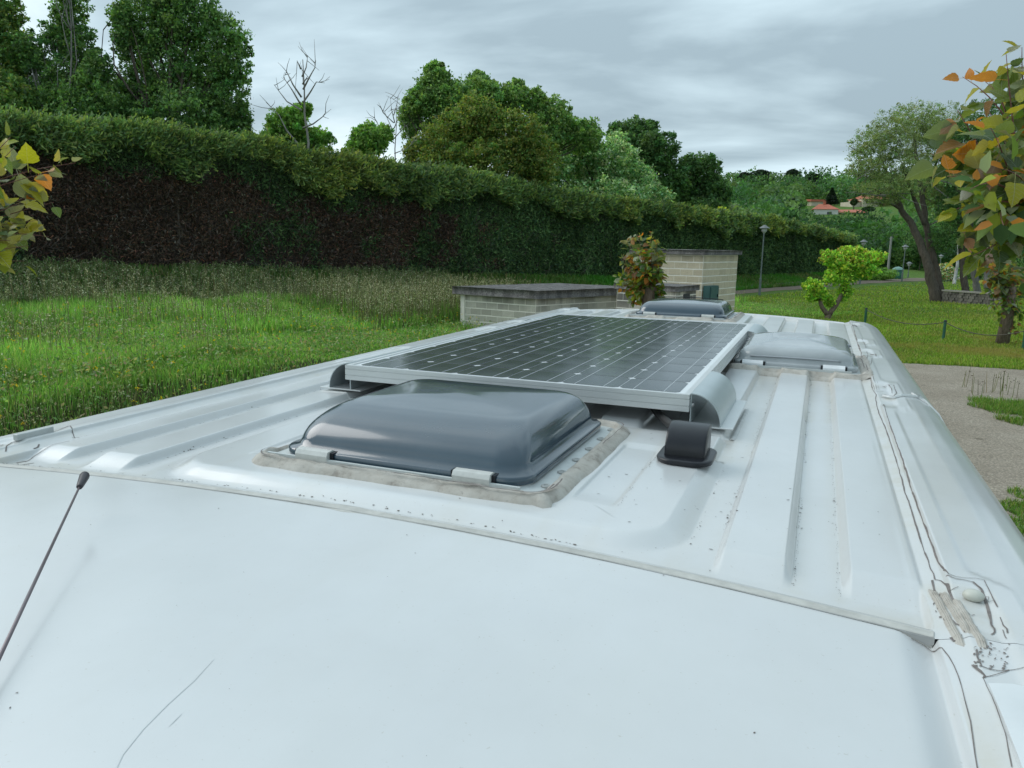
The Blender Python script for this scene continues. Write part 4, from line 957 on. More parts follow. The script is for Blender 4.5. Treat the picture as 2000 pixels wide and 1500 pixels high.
C = np.where(isg[:, None], pal(nl, [(0.018, 0.034, 0.014), (0.026, 0.046, 0.018), (0.036, 0.058, 0.022), (0.014, 0.026, 0.014)]), pal(nl, [(0.022, 0.016, 0.012), (0.036, 0.021, 0.015), (0.018, 0.014, 0.011), (0.040, 0.034, 0.028), (0.055, 0.028, 0.019)], [.3, .2, .3, .15, .05]))
C *= np.where(isg, 4.0, 4.6)[:, None] * (1 + 0.35 * vnoise(s, z, 222, 3, 0.8))[:, None]
P = np.c_[x, y, z]; fwd = np.array([HN[0], HN[1], 0]); t = rng.normal(size=(nl, 3)) * 0.75 + fwd * 0.35 + np.array([0, 0, 0.25]); t /= np.linalg.norm(t, axis=1)[:, None]
b = rng.normal(size=(nl, 3)); b -= (b * t).sum(1)[:, None] * t; b /= np.linalg.norm(b, axis=1)[:, None]
sz = rng.uniform(0.05, 0.15, size=nl) * np.where(isg, 1.0, 0.85) * np.clip(D / 24, 0.8, 2.6)
V, F, Cc = trileaf(P, sz * 1.2, C, 0.24, t, b)
o = link('side_foliage', meshnp('side_foliage', V, F, False, Cc), FOLDRY); o.parent = hedge; o.location = -PW(hedge); o['kind'] = 'stuff'
# feathery overhanging top
N = 150000
s = -14 + (SE + 14) * rng.random(N * 3); x, y = xy(s, 0 * s); D = np.hypot(x - CAM[0], y - CAM[1]); s = s[rng.random(len(s)) < (20 / np.maximum(D, 20)) ** 1.5][:N]; N = len(s)
NPL = 3400; pid = rng.integers(0, NPL, N); pl_s = s[:NPL].copy(); inpl = rng.random(N) < 0.68; s = np.where(inpl, pl_s[pid], s)
pr = rng.random(NPL); tuft = 1.5 * vnoise(s, s * 0, 230, 5, 0.7) - 1.0; k = np.where(inpl, pr[pid], rng.random(N)); plr = rng.random((NPL, 3))
w_ = 2.0 * rng.random(N) - 1.75
depth_ = 0.55 + 1.25 * np.clip(vnoise(s, s * 0 + 4, 231, 4, 0.55) + .25, 0, 1.3)
front = k < 0.62
z = np.where(front, hz(s) + 0.16 * tuft + 0.05 - depth_ * rng.random(N) ** 1.25, hz(s) + 0.16 * tuft + 0.10 * vnoise(s * 3, w_, 232, 3, 1) - 0.05 + 0.14 * rng.random(N))
n_ = np.where(front, 0.22 + 0.16 * vnoise(s, z * 2, 233, 3, 1.4) + 0.10 * rng.normal(size=N) - 0.25 * sm(z - hz(s), -0.25, 0.1), w_)
pz = np.where(k < 0.62, hz(s) + 0.16 * tuft + 0.10 - depth_ * plr[pid, 0] ** 1.2, hz(s) + 0.16 * tuft + 0.05); pn = np.where(k < 0.62, 0.18 + 0.16 * plr[pid, 1], -1.6 * plr[pid, 1]); pdir = np.c_[plr[pid, 2] * 1.1 - .3, np.where(k < .62, .9, .1), 0.55 + 0 * pz]
sp_ = rng.random(N) ** .7 * (0.28 + 0.20 * plr[pid, 0]); jit = rng.normal(size=(N, 3)) * 0.11 * (0.5 + sp_ * 2)[:, None]
s = np.where(inpl, s + pdir[:, 0] * sp_ + jit[:, 0], s); n_ = np.where(inpl, pn + pdir[:, 1] * sp_ * .55 + jit[:, 1] * .6, n_); z = np.where(inpl, pz + pdir[:, 2] * sp_ + jit[:, 2] - .9 * sp_ ** 2, z)
x, y = xy(s, n_); D = np.hypot(x - CAM[0], y - CAM[1]); ptone = np.where(inpl, 0.75 + 0.5 * plr[pid, 1] + 0.5 * (sp_ - .2), 0.8)[:, None]
C = ptone * pal(N, [(0.066, 0.100, 0.034), (0.050, 0.082, 0.034), (0.094, 0.116, 0.038), (0.038, 0.064, 0.030)])
C *= 2.8 * (1 + 0.30 * vnoise(s, z, 234, 3, 0.45))[:, None]; yel = np.clip(vnoise(s, z * 0, 235, 3, 0.4) * 1.6, 0, 1)[:, None]; C = C * (1 - yel) + C * np.array([1.35, 1.10, 0.8]) * yel
low = np.clip((hz(s) - z) / 1.1, 0, 1)
t = rng.normal(size=(N, 3)) * 0.45 + fwd * 0.5 + np.array([HD[0], HD[1], 0]) * 0.3 + np.array([0, 0, 0.75]) * (1 - 1.2 * low)[:, None]; t /= np.linalg.norm(t, axis=1)[:, None]
b = rng.normal(size=(N, 3)); b -= (b * t).sum(1)[:, None] * t; b /= np.linalg.norm(b, axis=1)[:, None]
V, F, Cc = trileaf(np.c_[x, y, z], rng.uniform(0.07, 0.22, size=N) * np.clip(D / 24, 0.8, 2.4), C, 0.24, t, b)
o = link('top_foliage', meshnp('top_foliage', V, F, False, Cc), FOL); o.parent = hedge; o.location = -PW(hedge); o['kind'] = 'stuff'
g = G()
for k in range(420):       # bare twigs and stems showing on the brown face
    s_ = -10 + 45 * random.random() ** 1.2; z_ = float(zb(s_)) + random.uniform(0.1, 3.8); n0_ = random.uniform(-.05, .15); L_ = random.uniform(.25, .9); a = random.gauss(0.2, .8)
    pts = []
    for q in range(5):
        xq, yq = xy(s_ + L_ * q / 4 * math.cos(a), n0_ + 0.05 * random.random()); pts.append((xq, yq, z_ + L_ * q / 4 * math.sin(a) + 0.05 * random.gauss(0, 1) * .5))
    g.tube(pts, [0.009, .008, .007, .005, .003], 3, cap=False)
for s_ in np.arange(-10, 40, 1.1):
    xq, yq = xy(s_ + random.gauss(0, .1), -0.35); g.tube([(xq, yq, float(zb(s_)) - .1), (xq + random.gauss(0, .1), yq, float(zb(s_)) + 1.6), (xq + random.gauss(0, .15), yq, float(zb(s_)) + 3.2)], [.07, .05, .03], 5)
o = g.build('stem', simple('dead_twig', (0.12, 0.10, 0.085), 0.9, var=.4), hedge); o['kind'] = 'stuff'

# ---- trees behind the hedge
DG = [(0.032, 0.062, 0.020), (0.046, 0.084, 0.026), (0.064, 0.106, 0.034), (0.024, 0.046, 0.018)]
OLV = [(0.045, 0.070, 0.020), (0.060, 0.085, 0.022), (0.085, 0.095, 0.025), (0.035, 0.060, 0.018)]
LG = [(0.060, 0.105, 0.024), (0.080, 0.130, 0.030), (0.045, 0.085, 0.022)]
PALE = [(0.060, 0.105, 0.050), (0.120, 0.160, 0.085), (0.040, 0.080, 0.032), (0.17, 0.20, 0.12)]
DK = [(0.018, 0.038, 0.014), (0.028, 0.054, 0.019), (0.038, 0.070, 0.024)]
tree('broadleaf_tree', 'dark dense tree at the left edge of the photo behind the hedge', [(-60, 60, 90, 110), (10, 150, 75, 90), (-10, 30, 60, 60), (-40, 200, 120, 80)], 30, 17000, 0.19, DG + OLV, base_u=-30, trunk_r=0.3)
tree('broadleaf_tree', 'slender open tree with a bare leader, between the two big trees at the left', [(135, 20, 42, 45), (115, 75, 40, 40), (155, 95, 40, 45), (120, 150, 50, 45), (75, 120, 22, 20), (175, 160, 30, 40), (150, 210, 90, 60), (130, -40, 25, 40), (90, 190, 60, 40), (195, 140, 34, 45), (55, 100, 34, 45), (200, 215, 60, 50)], 30, 19000, 0.16, DG, base_u=128, trunk_r=0.18, clump=0.26, kper=26, twigs=3, bark=BARKG)
tree('broadleaf_tree', 'large rounded tree left of the dead tree, taller than the photo frame', [(290, 40, 80, 75), (370, 30, 75, 65), (440, 100, 55, 75), (340, 130, 100, 80), (440, 190, 55, 75), (250, 200, 70, 70), (350, 220, 110, 60), (240, 60, 30, 60), (470, 240, 28, 40), (330, -30, 70, 50), (240, 250, 90, 45), (420, 260, 80, 40), (320, 270, 110, 40)], 31, 40000, 0.17, DG, base_u=345, trunk_r=0.35, clump=0.19)
tree('broadleaf_tree', 'low bushy tree at the foot of the dead grey tree', [(560, 245, 48, 40), (610, 275, 42, 30), (540, 280, 40, 30), (590, 215, 22, 18)], 32, 6500, 0.19, LG, base_u=575, trunk_r=0.14, clump=0.24, kper=26)
tree('broadleaf_tree', 'small bright green tree right of the dead grey tree', [(720, 275, 42, 32), (700, 300, 34, 26), (745, 265, 26, 22), (655, 318, 34, 16)], 33, 6500, 0.19, LG, base_u=720, trunk_r=0.14, clump=0.24, kper=26)
tree('oak_tree', 'tall oak with a ragged top rising above the brownish bush', [(850, 175, 45, 48), (850, 140, 22, 22), (820, 200, 40, 30), (935, 165, 28, 28), (925, 195, 70, 45), (1000, 195, 42, 32), (1045, 200, 30, 30), (890, 230, 90, 60), (1080, 240, 48, 50), (1010, 170, 16, 18), (800, 230, 25, 45), (1140, 265, 40, 36)], 45, 30000, 0.23, [(0.055, 0.092, 0.028), (0.080, 0.120, 0.040), (0.036, 0.066, 0.022)], base_u=930, trunk_r=0.4, clump=0.24, kper=30)
tree('broadleaf_tree', 'wide bushy tree with brownish green new growth, in front of the tall oak', [(930, 235, 68, 48), (1000, 265, 68, 55), (880, 275, 65, 52), (1045, 315, 52, 55), (950, 320, 105, 55), (850, 320, 45, 35), (815, 300, 35, 35)], 38, 34000, 0.17, [(0.045, 0.070, 0.018), (0.065, 0.082, 0.020), (0.085, 0.085, 0.024), (0.030, 0.058, 0.016)], base_u=950, trunk_r=0.3, clump=0.17, kper=60)
tree('flowering_tree', 'pale flecked tree spreading right of the brownish bush', [(1130, 290, 50, 55), (1190, 320, 60, 55), (1240, 355, 50, 42), (1150, 350, 60, 40), (1280, 385, 40, 24), (1205, 275, 24, 22), (1105, 250, 26, 26), (1180, 385, 100, 40), (1075, 330, 45, 60)], 50, 21000, 0.25, PALE, base_u=1190, trunk_r=0.28, clump=0.2, kper=55)
tree('oak_tree', 'dark ragged oak against the sky behind the pale tree', [(1240, 255, 38, 28), (1205, 265, 22, 25), (1285, 300, 42, 45), (1250, 300, 55, 45), (1315, 350, 34, 40), (1272, 250, 16, 18)], 64, 13000, 0.30, DK, base_u=1260, trunk_r=0.35, clump=0.25, kper=26)
tree('oak_tree', 'dark rounded tree standing right of the ragged oak', [(1370, 335, 42, 38), (1395, 375, 34, 38), (1340, 380, 36, 36), (1375, 410, 46, 28), (1345, 320, 20, 18)], 66, 13000, 0.30, DK, base_u=1370, trunk_r=0.35, clump=0.22, kper=34)
tree('broom_bush', 'yellow flowering broom peeping over the hedge', [(1388, 424, 13, 10), (1408, 412, 14, 8), (1400, 428, 14, 9)], 62, 900, 0.26, [(0.55, 0.30, 0.02), (0.50, 0.33, 0.04), (0.05, 0.09, 0.02)], cat='bush', base_u=1398, trunk_r=0.05)
def dead_tree(label, u, vtop, D, r0, branches):
    q = atD(u, vtop, D); bz = float(T(q[0], q[1])) - .1; root = empty('dead_tree', (q[0], q[1], bz)); tag(root, label, 'tree')
    top = atD(u, vtop, D); base = np.array([q[0] + .1, q[1], bz]); g = G(); n = 9
    pts = [base + (top - base) * i / (n - 1) + np.array([random.gauss(0, .05), 0, 0]) for i in range(n)]; g.tube(pts, [r0 * (1 - 0.85 * i / (n - 1)) for i in range(n)], 7); g.build('trunk', DEADW, root, smooth=True)
    for (u0, v0, pts_) in branches:
        g = G(); P = [atD(u0, v0, D)] + [atD(a, b, D + random.gauss(0, .25)) for a, b in pts_]; rr_ = np.linspace(r0 * .38, r0 * .08, len(P)); g.tube(P, list(rr_), 5)
        for q_ in range(3):
            a = P[-2] + (P[-1] - P[-2]) * random.random(); d_ = (P[-1] - P[0]) * 0.25 + rng.normal(size=3) * 0.35; g.tube([a, a + d_ * .5 + rng.normal(size=3) * .04, a + d_], [.016, .012, .006], 3)
        g.build('branch', DEADW, root, smooth=True)
dead_tree('bare grey dead tree standing against the sky above the hedge', 591, 116, 31, 0.11, [(588, 205, [(570, 175), (553, 150)]), (589, 190, [(572, 165), (560, 140), (556, 148)]), (592, 175, [(605, 150), (615, 132), (617, 118)]), (592, 200, [(606, 180), (618, 160), (634, 162)]), (590, 150, [(598, 132), (601, 108)]), (588, 135, [(580, 118)]), (592, 250, [(612, 242), (630, 228), (637, 218)]), (588, 215, [(560, 198), (535, 165)]), (585, 285, [(560, 255), (545, 225), (520, 200)]), (591, 165, [(600, 150)])])
dead_tree('thin leafless tree with fine twigs at the left of the big oak', 770, 205, 36, 0.07, [(770, 260, [(758, 235), (750, 215)]), (770, 250, [(780, 225), (782, 205)]), (770, 280, [(745, 255), (730, 228), (738, 240)]), (771, 240, [(765, 215), (762, 190)]), (770, 270, [(788, 250), (800, 240)]), (769, 225, [(775, 205), (778, 188)]), (770, 300, [(795, 290), (815, 270)]), (769, 240, [(748, 220), (742, 205)])])

# ---- hillside wood, houses
def crown_cards(cs, rs, per, lsz, cols, seed=0):
    k = len(cs); cid = np.repeat(np.arange(k), per); n = len(cid); d = rng.normal(size=(n, 3)); d /= np.linalg.norm(d, axis=1)[:, None]
    lump = 1 + 0.22 * np.sin(d[:, 0] * 5 + cid) * np.cos(d[:, 2] * 6 + cid * 2)
    rr_ = rs[cid] * rng.uniform(0.72, 1.0, size=(n, 1)) * lump[:, None]; P = cs[cid] + d * rr_ * np.array([1, 1, 0.95])
    tone = (rng.uniform(0.72, 1.3, size=(k, 1)) * np.ones((1, 3))); base = pal(k, cols, jit=.1); C = 2.1 * (base * tone)[cid] * (1 + 0.2 * rng.normal(size=(n, 1)))
    return trileaf(P, lsz * rng.uniform(.5, 1.5, size=n), np.clip(C, .004, 1), 0.8)
HILLC = [(0.030, 0.072, 0.024), (0.042, 0.092, 0.030), (0.058, 0.105, 0.036), (0.026, 0.058, 0.026), (0.065, 0.100, 0.040)]
cs = []; rs = []
houses = [(1612, 412, 225), (1700, 395, 250)]
clear = [(1585, 1665, 392, 432), (1655, 1760, 372, 425), (1630, 1745, 402, 440)]
tries = 0
while len(cs) < 1050 and tries < 30000:
    tries += 1
    u = random.uniform(1180, 2350); D = 120 + 270 * random.random() ** 0.8; q = atD(u, 480, D); gz = float(T(q[0], q[1])); r_ = random.uniform(2.6, 4.8) * (1.0 + 0.5 * (D > 290) * random.random())
    dv = FPX / D; vg = 750 - FPX * 0  # projected ground row
    Vv = np.array([q[0], q[1], gz]) - CAM; vv = 750 - FPX * (Vv @ UP) / (Vv @ FW); uu = 1000 + FPX * (Vv @ RT) / (Vv @ FW)
    vtop = vv - (r_ * 1.9) * dv
    ok = True
    for a, b, c, d_ in clear:
        if a - r_ * dv < uu < b + r_ * dv and not (vv < c or vtop > d_) and 130 < D < 262: ok = False
    if ok and 1560 < uu < 1765 and 190 < D < 262 : ok = False
    if not ok: continue
    cs.append((q[0], q[1], gz + r_ * 0.95)); rs.append((r_, r_, r_ * random.uniform(.85, 1.15)))
cs = np.array(cs); rs = np.array(rs)
V, F, C = crown_cards(cs, rs, 260, 0.85, HILLC)
tag(link('hillside_wood', meshnp('hillside_wood', V, F, False, C), FOL), 'mixed green wood covering the hillside beyond the hedge', 'wood', kind='stuff')
# low wood behind the park lamps and behind the far lawn
cs = []; rs = []
for k in range(230):
    u = random.uniform(1560, 2400); D = random.uniform(98, 128) ; q = atD(u, 500, D); r_ = random.uniform(2.0, 3.6)
    if u < 1700: D += 25; q = atD(u, 500, D)
    cs.append((q[0], q[1], float(T(q[0], q[1])) + r_ * random.uniform(.6, 1.0))); rs.append((r_, r_, r_ * 1.1))
V, F, C = crown_cards(np.array(cs), np.array(rs), 420, 0.40, [(0.018, 0.045, 0.016), (0.026, 0.06, 0.02), (0.035, 0.075, 0.022)])
tag(link('thicket', meshnp('thicket', V, F, False, C), FOL), 'dark thicket at the foot of the hill behind the park lamps', 'thicket', kind='stuff')
def conifer(label, u, vtop, vbase, D, wpx, cols, grp=None, kind='cone', name='conifer', n=2600):
    q = atD(u, vbase, D); bz = float(T(q[0], q[1])); top = atD(u, vtop, D)[2]; base = max(bz, atD(u, vbase, D)[2]) if False else bz
    Hh = top - bz; r0 = wpx * D / FPX / 2; root = empty(name, (q[0], q[1], bz)); tag(root, label, 'tree', grp)
    h = rng.random(n) ** 0.8; a = rng.uniform(0, 6.283, n)
    if kind == 'cone': rad = r0 * (1 - h) * (0.6 + 0.4 * np.sin(h * 40) ** 2) + .1; zz_ = bz + 0.08 * Hh + h * 0.92 * Hh
    else: rad = r0 * np.sqrt(np.clip(1 - (2 * h - 1) ** 2, 0, 1)) * (0.75 + .25 * np.sin(a * 3)); zz_ = bz + (0.45 + 0.55 * h) * Hh
    rad = rad * rng.random(n) ** 0.4
    rad = rad * (0.75 + 0.5 * vnoise(a * 2, zz_, int(u), 2, .8) ** 2 + .2 * rng.random(n)); P = np.c_[q[0] + rad * np.cos(a), q[1] + rad * np.sin(a), zz_]
    V, F, C = leafmesh('c', P, rng.uniform(.3, .7, n) * D / 250 * 1.3, pal(n, cols), .5)
    o = link('crown', meshnp('crown', V, F, False, C), FOL); o.parent = root; o.location = -PW(root)
    G().tube([(q[0], q[1], bz - .3), (q[0], q[1], bz + Hh * 0.85)], [0.3 * D / 250, .06], 6).build('trunk', BARK, root)
PINE = [(0.012, 0.030, 0.016), (0.018, 0.038, 0.018), (0.024, 0.045, 0.022)]
conifer('dark conifer standing between the two hillside houses', 1622, 368, 408, 262, 36, PINE, n=4200)
conifer('round-topped dark pine on the skyline, nearest the oak', 1482, 333, 385, 330, 62, PINE, kind='ball')
conifer('dark pine on the skyline left of the round-topped pine', 1450, 338, 390, 335, 44, PINE, kind='ball')
conifer('thin pine on the skyline in the middle of the hill', 1545, 332, 372, 345, 40, PINE, kind='ball')
conifer('dark pine on the skyline next to the willow', 1585, 340, 380, 345, 44, PINE, kind='ball')
conifer('round bush on the grass slope below the long house', 1696, 404, 418, 215, 30, DK, kind='ball', name='bush', n=1500)
conifer('small bush standing against the long house wall', 1668, 388, 400, 232, 16, DG, kind='ball', name='bush', n=700)

ROOF = simple('red_roof_tiles', (0.42, 0.13, 0.075), 0.8, var=0.25, vs=1.5, bmp=.4, bs=8)
WALLW = simple('white_render', (0.60, 0.60, 0.56), 0.8, var=0.08, vs=.6)
CREAM = simple('cream_render', (0.50, 0.45, 0.34), 0.8, var=0.1, vs=.6)
def frame_at(u, vb, D, yaw=0.0):
    q = atD(u, vb, D); ax = np.array([RT[0], RT[1], 0]); ax /= np.linalg.norm(ax); ay = np.array([-ax[1], ax[0], 0]); c, s_ = math.cos(yaw), math.sin(yaw)
    return q, ax * c + ay * s_, -ax * s_ + ay * c
def gz_(P): return float(T(P[0], P[1]))
Zv = np.array([0, 0, 1.0])
def house1():
    q, ax, ay = frame_at(1612, 428, 222, R(-15)); k = 222 / FPX; q[2] -= 2.5; z0 = q[2]
    h = empty('hillside_house', q); tag(h, 'white house with low red roof and chimney, left of the two on the hill', 'house')
    zt = atD(1612, 409, 222)[2]; zr = atD(1612, 398, 222)[2]; W_, Dp = 3.3, 6.0
    G().obox(q - ax * W_ , ax * W_ * 2, ay * Dp, Zv * (zt - z0)).build('wall', WALLW, h)
    g = G(); e = 0.35; A = [q - ax * (W_ + e) - ay * e, q + ax * (W_ + e) - ay * e, q + ax * (W_ + e) + ay * (Dp + e), q - ax * (W_ + e) + ay * (Dp + e)]; A = [np.array([p[0], p[1], zt + .02]) for p in A]; Rg = [np.array([*(q - ax * W_ * .55 + ay * Dp / 2)[:2], zr]), np.array([*(q + ax * W_ * .25 + ay * Dp / 2)[:2], zr])]
    g.add(A + Rg, [(0, 1, 5, 4), (1, 2, 5), (2, 3, 4, 5), (3, 0, 4), (3, 2, 1, 0)]); rf = g.build('roof', ROOF, h)
    c = q - ax * 0.6 + ay * 2.6; c[2] = zr - .6; G().obox(c, ax * .7, ay * .7, Zv * 1.5).build('chimney', ROOF, rf)
    c = q + ax * 0.3 - ay * 0.05; c[2] = zt - 2.1; G().obox(c, ax * 1.3, ay * .06, Zv * 1.4).build('window', GLASS, h)
    # lean-to shed on the right
    s_ = q + ax * (W_ + .05) + ay * .6; g = G(); zz1 = zt - 0.9
    for i in (0, 3.6, 7.2): pp = s_ + ax * i; pp[2] = z0; G().obox(pp, ax * .2, ay * .2, Zv * (zz1 - z0 - .1)).build('post', WALLW, h)
    p1 = s_ - ay * .4; p1[2] = zz1; G().obox(p1, ax * 8.0, ay * 4.2 + Zv * .9, Zv * .15).build('lean_to_roof', ROOF, h)
    p1 = s_ + ax * 7.0 ; p1[2] = z0; G().obox(p1, ax * .8, ay * 4, Zv * (zz1 - z0 - .05)).build('shed_wall', CREAM, h)
    p1 = s_ + ay * 3.9; p1[2] = z0; G().obox(p1, ax * 7, ay * .2, Zv * (zz1 - z0)).build('shed_back', simple('dark_shed', (.06, .045, .035), .9), h)
house1()
def house2():
    D = 250; q, ax, ay = frame_at(1664, 404, D, R(8)); q[2] -= 2.5; z0 = q[2]; h = empty('hillside_house', q); tag(h, 'long cream house with bright red hipped roof and timber balcony on the hill', 'house')
    zt = atD(1700, 389, D)[2]; zr = atD(1700, 381, D)[2]; k = D / FPX; z1 = atD(1700, 402, D)[2]
    def P(u_, d_, z): p = q + ax * ((u_ - 1664) * k) + ay * d_; p[2] = z; return p
    G().obox(P(1664, 0, z0), ax * 25 * k, ay * 7, Zv * (zt - z0 - .9)).build('low_wing', CREAM, h)
    G().obox(P(1682, -1.2, z0), ax * 36 * k, ay * 8.5, Zv * (zt - z0)).build('wall', CREAM, h)
    G().obox(P(1718.4, 0.6, z0), ax * 20 * k, ay * 6, Zv * (zt - z0)).build('wall', CREAM, h)
    A = [P(1681, -2, zt + .03), P(1741, -2, zt + .03), P(1741, 7.5, zt + .03), P(1681, 7.5, zt + .03), P(1693, 2.7, zr), P(1728, 2.7, zr)]
    rf = G().add(A, [(0, 1, 5, 4), (1, 2, 5), (2, 3, 4, 5), (3, 0, 4), (3, 2, 1, 0)]).build('roof', ROOF, h)
    p = P(1663.5, -.4, zt - .9); G().obox(p, ax * 18 * k, ay * 3.6 + Zv * .7, Zv * .12).build('wing_roof', ROOF, h)
    for u_ in (1669, 1688, 1699, 1711): G().obox(P(u_, -1.26 if u_ > 1680 else -.06, z1 + .9), ax * .9, ay * .05, Zv * 1.0).build('window', GLASS, h)
    b = G().obox(P(1718, -2.3, z1 + .55), ax * 22 * k, ay * 2.8, Zv * .18).build('balcony', simple('timber', (.22, .10, .05), .7), h)
    for i in range(6): G().obox(P(1718 + i * 4.2, -2.3, z0), ax * .14, ay * .14, Zv * (zt - z0)).build('balcony_post', simple('timber2', (.22, .10, .05), .7), h)
    G().obox(P(1718, -2.35, z1 + 1.4), ax * 22 * k, ay * .08, Zv * .12).build('balcony_rail', simple('timber3', (.26, .12, .06), .7), h)
house2()
q, ax, ay = frame_at(1596, 404, 262, 0); q[2] = gz_(q); h = empty('hillside_shed', q); tag(h, 'small red roof showing above the white hillside house', 'house')
zt = atD(1596, 394, 262)[2]; G().obox(q - ax * 2, ax * 4.4, ay * 4, Zv * (zt - q[2])).build('wall', CREAM, h); p = q - ax * 2.4 - ay * .4; p[2] = zt + .02; G().obox(p, ax * 5.2, ay * 4.8 + Zv * .3, Zv * .7).build('roof', ROOF, h)

# ================================================================== GRASS AND WEEDS
def project(P):
    V = P - CAM; d_ = V @ FW; return 1000 + FPX * (V @ RT) / d_, 750 - FPX * (V @ UP) / d_, d_
def blades(x, y, h, wdt, cols, lean=0.35, seg=2):
    n = len(x); z = T(x, y) - 0.01; a = rng.uniform(0, 6.283, n); la = rng.uniform(0, 6.283, n); l_ = np.abs(rng.normal(size=n)) * lean * h
    wx, wy = np.cos(a) * wdt / 2, np.sin(a) * wdt / 2; lx, ly = np.cos(la) * l_, np.sin(la) * l_
    B = np.stack([np.c_[x - wx, y - wy, z], np.c_[x + wx, y + wy, z], np.c_[x + wx * .8 + lx * .35, y + wy * .8 + ly * .35, z + h * .6], np.c_[x - wx * .8 + lx * .35, y - wy * .8 + ly * .35, z + h * .6],
                  np.c_[x + lx, y + ly, z + h * np.sqrt(np.clip(1 - (l_ / h) ** 2 * .5, .3, 1))]], 1).reshape(-1, 3)
    i = np.arange(n) * 5; Q = np.stack([i, i + 1, i + 2, i + 3], 1); Tt = np.stack([i + 3, i + 2, i + 4], 1)
    c = np.repeat(cols, 5, axis=0); c = c.reshape(n, 5, 3); c = c * np.array([0.75, 0.75, 1.0, 1.0, 1.15])[None, :, None]
    return B, Q, Tt, c.reshape(-1, 3)
def sample_region(N, test, sr=(-14, 40), nr=(0, 14), p=1.5, dmin=8):
    xs = []; ys = []; tot = 0
    while tot < N:
        s = rng.uniform(*sr, N); n_ = rng.uniform(*nr, N); x, y = xy(s, n_); D = np.hypot(x - CAM[0], y - CAM[1])
        k = (rng.random(N) < (dmin / np.maximum(D, dmin)) ** p) & test(s, n_, x, y); xs.append(x[k]); ys.append(y[k]); tot += k.sum()
    return np.concatenate(xs)[:N], np.concatenate(ys)[:N]
def bmesh_(name, x, y, h, w, cols, label, cat, mat=None, lean=.35):
    B, Q, Tt, c = blades(x, y, h, w, cols, lean); o = link(name, meshnp(name, B, [Q, Tt], False, c), mat or FOL); tag(o, label, cat, kind='stuff'); return o
LB = lambda s, n_: True
def in_view(x, y, z=0.5, m=160):
    u, v, d_ = project(np.c_[x, y, np.full(len(x), z)]); return (d_ > 1) & (u > -m) & (u < 2000 + m)
# footprint of the pump house, kept clear of grass
_rt = RT[:2] / np.linalg.norm(RT[:2]); _fw = FW[:2] / np.linalg.norm(FW[:2])
LL = -2.2 * _rt + 1.5 * _fw; LL /= np.linalg.norm(LL); LR = 3.1 * _rt + 2.7 * _fw; LR /= np.linalg.norm(LR); LC = atD(1048, 570, 21.6)[:2] + (LL + LR) * 0.15
def in_low(x, y):
    a = (x - LC[0]) * LL[0] + (y - LC[1]) * LL[1]; b = (x - LC[0]) * LR[0] + (y - LC[1]) * LR[1]; return (a > -0.15) & (a < 2.9) & (b > -0.15) & (b < 4.3)
def before_low(x, y):
    a = (x - LC[0]) * LL[0] + (y - LC[1]) * LL[1]; b = (x - LC[0]) * LR[0] + (y - LC[1]) * LR[1]; return (a > -0.3) & (a < 3.0) & (b > -9) & (b < 0) | (a < 0) & (b > -9)
mead = lambda s, n_, x, y: (n_ < nedge(s) + 0.4) & in_view(x, y) & ~in_low(x, y)
x, y = sample_region(98000, mead, (-9, 30), (4.6, 15.5), 1.5, 9)
s, n_ = sn(x, y); pt = vnoise(x, y, 301, 4, 0.55); h = (0.34 + 0.28 * pt + 0.16 * rng.random(len(x))) * (0.75 + 0.4 * sm(n_, 11, 5)); h = np.clip(h, .1, .8); h = np.where(n_ > nedge(s) - 1.0, h * .6, h); h = np.where(before_low(x, y), h * .45, h)
D = np.hypot(x - CAM[0], y - CAM[1])
C = pal(len(x), [(0.056, 0.115, 0.022), (0.078, 0.145, 0.030), (0.100, 0.155, 0.042), (0.045, 0.085, 0.022), (0.15, 0.145, 0.07)], [.25, .25, .2, .2, .10]); C *= 3.5 * (1 + .5 * vnoise(x, y, 302, 4, 0.7))[:, None]
bmesh_('meadow_grass', x, y, h, 0.010 * np.clip(D / 10, 1, 2.6), C, 'lush uncut meadow grass on the bank left of the van', 'grass')
# greyish green herbs, broad leaves low among the grass
x, y = sample_region(40000, lambda s, n_, x, y: mead(s, n_, x, y) & (vnoise(x, y, 303, 3, 0.5) + 0.35 * sm(n_, 8.5, 11.5) > 0.05), (-9, 30), (5, 15.5), 1.5, 9); z = T(x, y) + 0.05 + 0.38 * rng.random(len(x)) ** 1.3
C = pal(len(x), [(0.055, 0.105, 0.030), (0.085, 0.125, 0.045), (0.11, 0.14, 0.06), (0.04, 0.085, 0.02), (0.13, 0.11, 0.06)]) * 2.9
V, F, Cc = leafmesh('w', np.c_[x, y, z], rng.uniform(.03, .085, len(x)), C, .5); tag(link('meadow_herbs', meshnp('meadow_herbs', V, F, False, Cc), FOL), 'tangle of grey-green herbs growing low in the meadow', 'weeds', kind='stuff')
